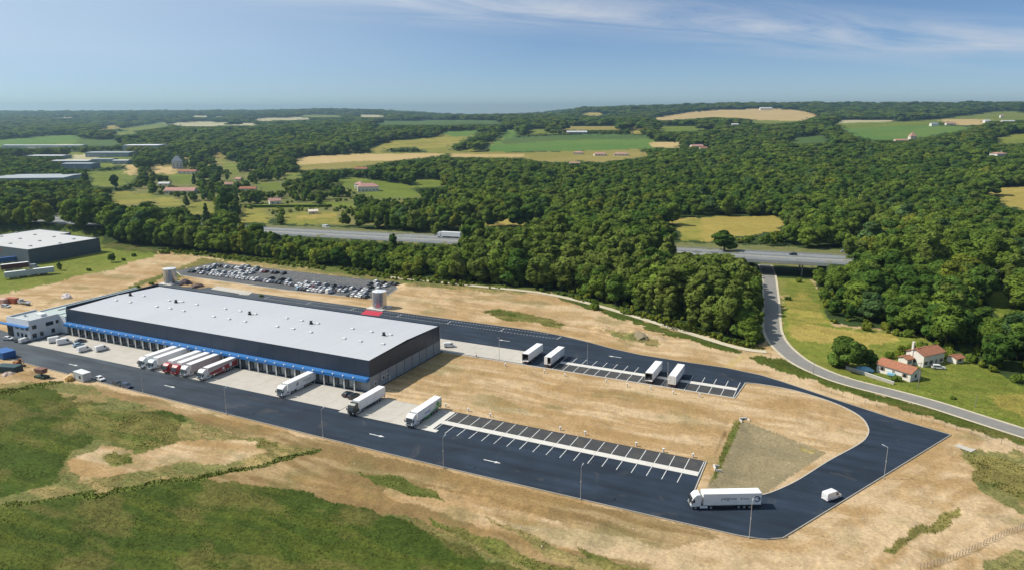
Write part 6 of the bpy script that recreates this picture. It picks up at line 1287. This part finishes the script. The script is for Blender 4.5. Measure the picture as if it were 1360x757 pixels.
def instances(name, xs, ys, zs, H, wf, k, src):
    """one object: crowns set on points by geometry nodes"""
    n = len(xs); me = D.meshes.new(name); me.vertices.add(n); me.vertices.foreach_set('co', np.stack([xs, ys, zs], 1).ravel())
    a = me.attributes.new('scl', 'FLOAT_VECTOR', 'POINT'); a.data.foreach_set('vector', np.stack([H*wf, H*wf, H], 1).astype(np.float32).ravel())
    a = me.attributes.new('rot', 'FLOAT_VECTOR', 'POINT'); a.data.foreach_set('vector', np.stack([np.zeros(n), np.zeros(n), rng.uniform(0, 6.28, n)], 1).astype(np.float32).ravel())
    a = me.attributes.new('pick', 'INT', 'POINT'); a.data.foreach_set('value', k.astype(np.int32)); me.update()
    o = obj(name, me); ng = D.node_groups.new(name, 'GeometryNodeTree'); ng.interface.new_socket('Geometry', in_out='INPUT', socket_type='NodeSocketGeometry'); ng.interface.new_socket('Geometry', in_out='OUTPUT', socket_type='NodeSocketGeometry')
    N = ng.nodes; L = ng.links; gi = N.new('NodeGroupInput'); go = N.new('NodeGroupOutput'); gout = None
    jn = N.new('GeometryNodeJoinGeometry')
    for idx, ob in src:
        oi = N.new('GeometryNodeObjectInfo'); oi.inputs['Object'].default_value = ob; oi.inputs['As Instance'].default_value = True; oi.transform_space = 'ORIGINAL'
        cmp_ = N.new('FunctionNodeCompare'); cmp_.data_type = 'INT'; cmp_.operation = 'EQUAL'; pk = N.new('GeometryNodeInputNamedAttribute'); pk.data_type = 'INT'; pk.inputs['Name'].default_value = 'pick'
        ints = [i for i in cmp_.inputs if i.type == 'INT']; L.new([q for q in pk.outputs if q.type == 'INT'][0], ints[0]); ints[1].default_value = idx
        sa = N.new('GeometryNodeInputNamedAttribute'); sa.data_type = 'FLOAT_VECTOR'; sa.inputs['Name'].default_value = 'scl'; ra = N.new('GeometryNodeInputNamedAttribute'); ra.data_type = 'FLOAT_VECTOR'; ra.inputs['Name'].default_value = 'rot'
        ip = N.new('GeometryNodeInstanceOnPoints'); L.new(gi.outputs[0], ip.inputs['Points']); L.new(cmp_.outputs[0], ip.inputs['Selection']); L.new(oi.outputs['Geometry'], ip.inputs['Instance'])
        L.new([q for q in ra.outputs if q.type == 'VECTOR'][0], ip.inputs['Rotation']); L.new([q for q in sa.outputs if q.type == 'VECTOR'][0], ip.inputs['Scale']); L.new(ip.outputs[0], jn.inputs[0])
    L.new(jn.outputs[0], go.inputs[0]); md = o.modifiers.new('plants', 'NODES'); md.node_group = ng; kind(o, 'stuff'); return o
# trees and shrubs that stand alone
def at(u, v): x, y, z = GZ(u, v); return x, y, float(terr(np.array([x]), np.array([y]))[0])
solo = [(0, 1124, 489, 12.5, 1.5, 'big round dark tree by the garden wall of the white barn'), (0, 1155, 487, 7.0, 1.5, 'smaller dark tree leaning out to the right of the big round one'), (0, 962, 333, 12.5, 2.0, 'broad dark tree alone in front of the golden meadow'), (2, 300, 285, 25, 1.0, 'very large dark tree standing over the village at left'), (0, 112, 250, 18, .95, 'dark round tree in front of the long grey hall'), (1, 153, 251, 18, .95, 'dark round tree in the pale meadow right of the long grey hall'),
        (3, 80, 359, 5, .9, 'small tree on the lawn beside the grey trailers'), (4, 148, 349, 6.2, 1.15, 'lone small tree on the lawn right of the slate hall'), (10, 164, 347, 2.4, 1.0, 'low shrub right of the lone lawn tree'), (10, 178, 341, 3.0, .8, 'shrub at the upper edge of the lawn by the bare strip'), (10, 118, 360, 2.2, 1.1, 'low dark shrub at the lower edge of the lawn'), (10, 216, 337, 3.4, 1.2, 'dark bush at the end of the lawn below the belt'), (10, 222, 337, 3.0, 1.0, 'dark bush at the start of the bare strip below the belt'),
        (10, 789, 411, 4.2, 1.0, 'dark round bush alone on the edge of the gravel track'), (0, 522, 329, 9, 1.0, 'round dark tree standing against the motorway'), (12, 275, 300, 17, .9, 'slim dark conical tree by the motorway at left'), (11, 994, 455, 4.4, 1.1, 'rounded green bush at the corner of the track and country road'), (12, 258, 245, 14, 1.0, 'dark cypress beside the brown barns at left'), (10, 1190, 505.5, 2.6, 1.1, 'brownish green shrub at the end of the garden wall'), (10, 201, 378, 2.0, 1.2, 'dark bush behind the far left corner of the warehouse'), (10, 183, 382, 1.6, 1.2, 'small dark bush left of the warehouse roof corner'),
        (10, 347, 394, 1.8, 1.0, 'green bush at the edge of the rear road'), (10, 1225, 462, 3, 1.1, 'leafy bush behind the roof of the farmhouse'), (10, 1046, 398, 2.4, 1.1, 'small bush beside the shaded bend of the country road'), (11, 1062, 375, 3.0, 1.2, 'light green bush on the bank below the bridge'), (10, 1265, 530, 1.3, 1.4, 'low green bush in the lawn near the right edge')]
for kk, u_, v_, h_, w_, lb in solo: x, y, z = at(u_, v_); plant(kk, x, y, z-(2.2 if lb.startswith('big round') else .1), h_*(1.15 if lb.startswith('big round') else 1), w_, lb, None, BIGC if lb.startswith('big round') else None)
RX_ = build_trees()
srcs = {}
for o in COL.objects:
    if o.parent is not None and o.name.split('.')[0] == 'crown':
        for i, c in enumerate(CROWN):
            if o.data == c and i not in srcs: srcs[i] = o
for i in range(len(SPEC)):
    if i not in srcs:
        x, y, z = at(700+i*9, 262); plant(i, x, y, z, 9, 1, TWORD[i]+' in the middle of the forest beyond the motorway', 'trees in the forest')
        srcs[i] = [o for o in COL.objects if o.data == CROWN[i]][0]
instances('woodland', *RX_, sorted(srcs.items()))
# scrub at the foot of the belts, on the banks and on rough ground
def scrub():
    s = 2.3; gx, gy = np.meshgrid(np.arange(CX-560, CX+360, s), np.arange(CY+90, CY+640, s)); gx = gx.ravel()+rng.uniform(-.5, .5, gx.size)*s; gy = gy.ravel()+rng.uniform(-.5, .5, gy.size)*s
    z = terr(gx, gy); u, v = proj(gx, gy, z); lab = label_at(u, v); rr = np.hypot(gx-CX, gy-CY); rnd = rng.random(gx.size)
    inside = (u > -60) & (u < 1420) & (v < 790)
    bank_up = (lab == CI['bank']) & (v < 470); n_ = fbm(gx/16, gy/16, 3, 41)
    edge = (lab == CI['wood']) & (rr < 470); _, dm = mway_sd(gx, gy); emb = (np.abs(dm) > MW+2) & (np.abs(dm) < MW+9) & (lab != CI['lawn']) & (lab != CI['mway']) & (rr < 800)
    p = np.where(bank_up, .9*(n_ > .34), 0)+np.where(edge, .22, 0)+np.where(emb, .10, 0)+np.where((lab == CI['lawn']) & (u > 1150) & (v > 428) & (v < 478), .25*(n_ > .45), 0)+np.where((lab == CI['clear']), .04, 0)
    rdist = np.full(gx.size, 1e9)
    for q in RP: rdist = np.minimum(rdist, np.hypot(gx-q[0], gy-q[1]))
    keep = (rnd < p) & inside & (rdist > 5); x, y, z, lab_, rr, bu = gx[keep], gy[keep], z[keep], lab[keep], rr[keep], bank_up[keep]; n = len(x)
    h = np.where(bu, 1.0+1.6*rng.random(n)**2, 1.6+2.6*rng.random(n)); k = rng.choice([10, 11, 11], n)
    # keep the open ground of the photograph in view
    ut, vt = proj(x, y, z+h); bad = np.isin(label_at(ut, vt), [CI['mway'], CI['gold'], CI['road'], CI['meadow']]); x, y, z, h, k = (q[~bad] for q in (x, y, z, h, k))
    instances('undergrowth', x, y, z-.1, h, np.full(len(x), .95), k, [(10, srcs[10]), (11, srcs[11])])
scrub()
# clipped hedge in the village
def hedge():
    (x0, y0, z0), (x1, y1, z1) = at(332, 276), at(440, 275.5); d = Vector((x1-x0, y1-y0, 0)); L = d.length; d.normalize(); nrm = Vector((-d.y, d.x, 0)); mb = MB(); rg = random.Random(4)
    for i in range(int(L/2)):
        c = Vector((x0, y0, z0+(z1-z0)*i*2/L))+d*(i*2); mb.loft([[tuple(c+nrm*(a*1.1)+Vector((0, 0, b))) for a, b in ((-1, -.3), (1, -.3), (1, 2.3+rg.uniform(-.2, .2)), (-1, 2.3+rg.uniform(-.2, .2)))], [tuple(c+d*1.98+nrm*(a*1.1)+Vector((0, 0, b))) for a, b in ((-1, -.3), (1, -.3), (1, 2.3+rg.uniform(-.2, .2)), (-1, 2.3+rg.uniform(-.2, .2)))]])
        for q in range(26):
            p = c+d*rg.uniform(0, 2)+nrm*rg.choice((-1.12, 1.12, rg.uniform(-1, 1)))+Vector((0, 0, rg.uniform(.1, 2.5))); a = Vector((rg.uniform(-1, 1), rg.uniform(-1, 1), rg.uniform(-.3, 1)))*.35; b = Vector((rg.uniform(-1, 1), rg.uniform(-1, 1), rg.uniform(-.3, 1)))*.35; mb.quad(tuple(p-a), tuple(p-b), tuple(p+a), tuple(p+b))
    me = mb.mesh('hedge', LEAF[0]); a = me.attributes.new('tint', 'FLOAT_COLOR', 'POINT'); a.data.foreach_set('color', np.ones(len(me.vertices)*4, np.float32)); tag(obj('hedge', me), 'long clipped dark hedge across the village gardens above the motorway', 'hedge')
hedge()
# ---------------------------------------------------------------- tufts of grass and weeds in front
def grass():
    n = 520000; az = rng.uniform(-.68, .68, n); rr = np.sqrt(rng.uniform(95**2, 330**2, n)); gx = CX+rr*(np.cos(az)*FX+np.sin(az)*RX); gy = CY+rr*(np.cos(az)*FY+np.sin(az)*RY)
    z = terr(gx, gy); amp = np.clip(rr*.009, 1.2, 40); sx = gx+(fbm(gx/6, gy/6, 5, 1)-.5)*3.0*amp; sy = gy+(fbm(gx/6, gy/6, 5, 4)-.5)*3.0*amp; pl_ = pdist(POND, gx, gy) > -14; sx = np.where(pl_, gx, sx); sy = np.where(pl_, gy, sy)
    u, v = proj(sx, sy, z); lab = label_at(u, v); cl = fbm(gx/4.5, gy/3.2, 3, 51)
    p = np.select([lab == CI['bank'], lab == CI['grass'], lab == CI['weed'], lab == CI['mixed'], lab == CI['lawn'], lab == CI['pond'], lab == CI['dirt']], [.95, np.where(cl > .42, .75, .22), np.where(cl > .45, .8, .12), np.where(cl > .53, .42, .03), .05, .012, np.where(cl > .66, .012, .0008)], 0.0)
    do = pdist(OUTER, gx, gy) > -.6; di = pdist(ISLAND, gx, gy) > .8
    p = np.where(do & ~di, 0, p)
    keep = rng.random(n) < p; x, y, z, lab, cl = gx[keep], gy[keep], z[keep], lab[keep], cl[keep]; n = len(x)
    if n > 95000: sel = rng.permutation(n)[:95000]; x, y, z, lab, cl = x[sel], y[sel], z[sel], lab[sel], cl[sel]; n = len(x)
    bank = lab == CI['bank']; h = np.where(bank & (y < -20), rng.uniform(.15, .45, n), np.where(bank, rng.uniform(.25, .7, n), 0)+(~bank)*0.0)
    h = np.where(bank, h, np.where(lab == CI['weed'], rng.uniform(.08, .26, n), rng.uniform(.08, .22, n)))*(.7+.8*np.clip(cl, 0, 1)); V = []; 
    base = np.stack([x, y, z-.05], 1)
    for b in range(3):
        a = rng.uniform(0, 6.28, n); w = h*rng.uniform(.28, .55, n); dx, dy = np.cos(a)*w, np.sin(a)*w; l = h*rng.uniform(.1, .7, n); a2 = rng.uniform(0, 6.28, n)
        V.append(np.stack([base+np.stack([-dx, -dy, 0*dx], 1), base+np.stack([dx, dy, 0*dx], 1), base+np.stack([np.cos(a2)*l, np.sin(a2)*l, h*rng.uniform(.6, 1.1, n)], 1)], 1))
    V = np.stack(V, 1).reshape(-1, 3); m = len(V)//3; me = D.meshes.new('grass'); me.vertices.add(len(V)); me.vertices.foreach_set('co', V.ravel()); me.loops.add(len(V)); me.loops.foreach_set('vertex_index', np.arange(len(V))); me.polygons.add(m); me.polygons.foreach_set('loop_start', np.arange(m)*3); me.update(calc_edges=True)
    c1 = np.array([.056, .084, .011]); c2 = np.array([.094, .118, .017]); c3 = np.array([.15, .135, .04]); t = rng.random(n)[:, None]; c = c1*(1-t)+c2*t
    dry = (rng.random(n) < np.select([lab == CI['grass'], bank], [.16, .08], .38))[:, None]; dr2 = (fbm(x/16+y/40, y/7, 4, 26)[:, None] > .56) & (rng.random(n)[:, None] < .45); c = np.where(dry | dr2, c3*rng.uniform(.7, 1.1, (n, 1)), c); c = np.where(bank[:, None], c*.9, c)
    col = np.repeat(np.concatenate([c, np.ones((n, 1))], 1), 9, 0); at_ = me.attributes.new('tint', 'FLOAT_COLOR', 'POINT'); at_.data.foreach_set('color', col.astype(np.float32).ravel())
    mm = D.materials.new('grass_blades'); mm.use_nodes = True; nt = mm.node_tree; N = nt.nodes; N.clear(); o_ = N.new('ShaderNodeOutputMaterial'); df = N.new('ShaderNodeBsdfDiffuse'); tr = N.new('ShaderNodeBsdfTranslucent'); ms = N.new('ShaderNodeMixShader'); ms.inputs[0].default_value = .5; A_ = N.new('ShaderNodeAttribute'); A_.attribute_name = 'tint'
    nt.links.new(A_.outputs['Color'], df.inputs[0]); nt.links.new(A_.outputs['Color'], tr.inputs[0]); nt.links.new(df.outputs[0], ms.inputs[1]); nt.links.new(tr.outputs[0], ms.inputs[2]); nt.links.new(ms.outputs[0], o_.inputs[0]); me.materials.append(mm)
    nv = np.repeat(np.array([[0, 0, 1.0]])+rng.normal(size=(m, 3))*.28, 3, 0); nv /= np.linalg.norm(nv, axis=1)[:, None]; me.normals_split_custom_set_from_vertices(nv.tolist())
    kind(obj('grass', me), 'stuff')
grass()
# stones scattered over the bare soil
def stones():
    n = 2600; az = rng.uniform(-.66, .66, n); rr = np.sqrt(rng.uniform(100**2, 330**2, n)); gx = CX+rr*(np.cos(az)*FX+np.sin(az)*RX); gy = CY+rr*(np.cos(az)*FY+np.sin(az)*RY); u, v = proj(gx, gy, 0*gx); lab = label_at(u, v)
    do = pdist(OUTER, gx, gy) > -.6; di = pdist(ISLAND, gx, gy) > .8; keep = np.isin(lab, [CI['dirt'], CI['soil'], CI['mixed'], CI['pond']]) & ~(do & ~di); gx, gy = gx[keep], gy[keep]; z = terr(gx, gy); mb = MB(); rg = random.Random(2)
    for a, b, c in zip(gx, gy, z):
        s = .05+.22*rg.random()**4; mb.loft([[(a+s*f*math.cos(q*1.257+c), b+s*f*math.sin(q*1.257+c)*rg.uniform(.6, 1), c+dz*s) for q in range(5)] for f, dz in ((1, -.3), (.9, .45), (.35, .75))])
    kind(mb.build('stones', mat('field_stone', (.50, .42, .32), .95, .25, 1)), 'stuff')
stones()
# ---------------------------------------------------------------- the air
def haze():
    mb = MB().box(CX-13600, CX+13600, CY-13600, CY+13600, -8, 210); m = D.materials.new('air'); m.use_nodes = True; nt = m.node_tree; nt.nodes.clear(); o = nt.nodes.new('ShaderNodeOutputMaterial'); pv = nt.nodes.new('ShaderNodeVolumePrincipled')
    pv.inputs['Color'].default_value = (.60, .86, 1.0, 1); pv.inputs['Density'].default_value = HAZE; pv.inputs['Anisotropy'].default_value = .66; nt.links.new(pv.outputs[0], o.inputs['Volume']); kind(mb.build('haze', m), 'stuff')
HAZE = 9.5e-5
haze()
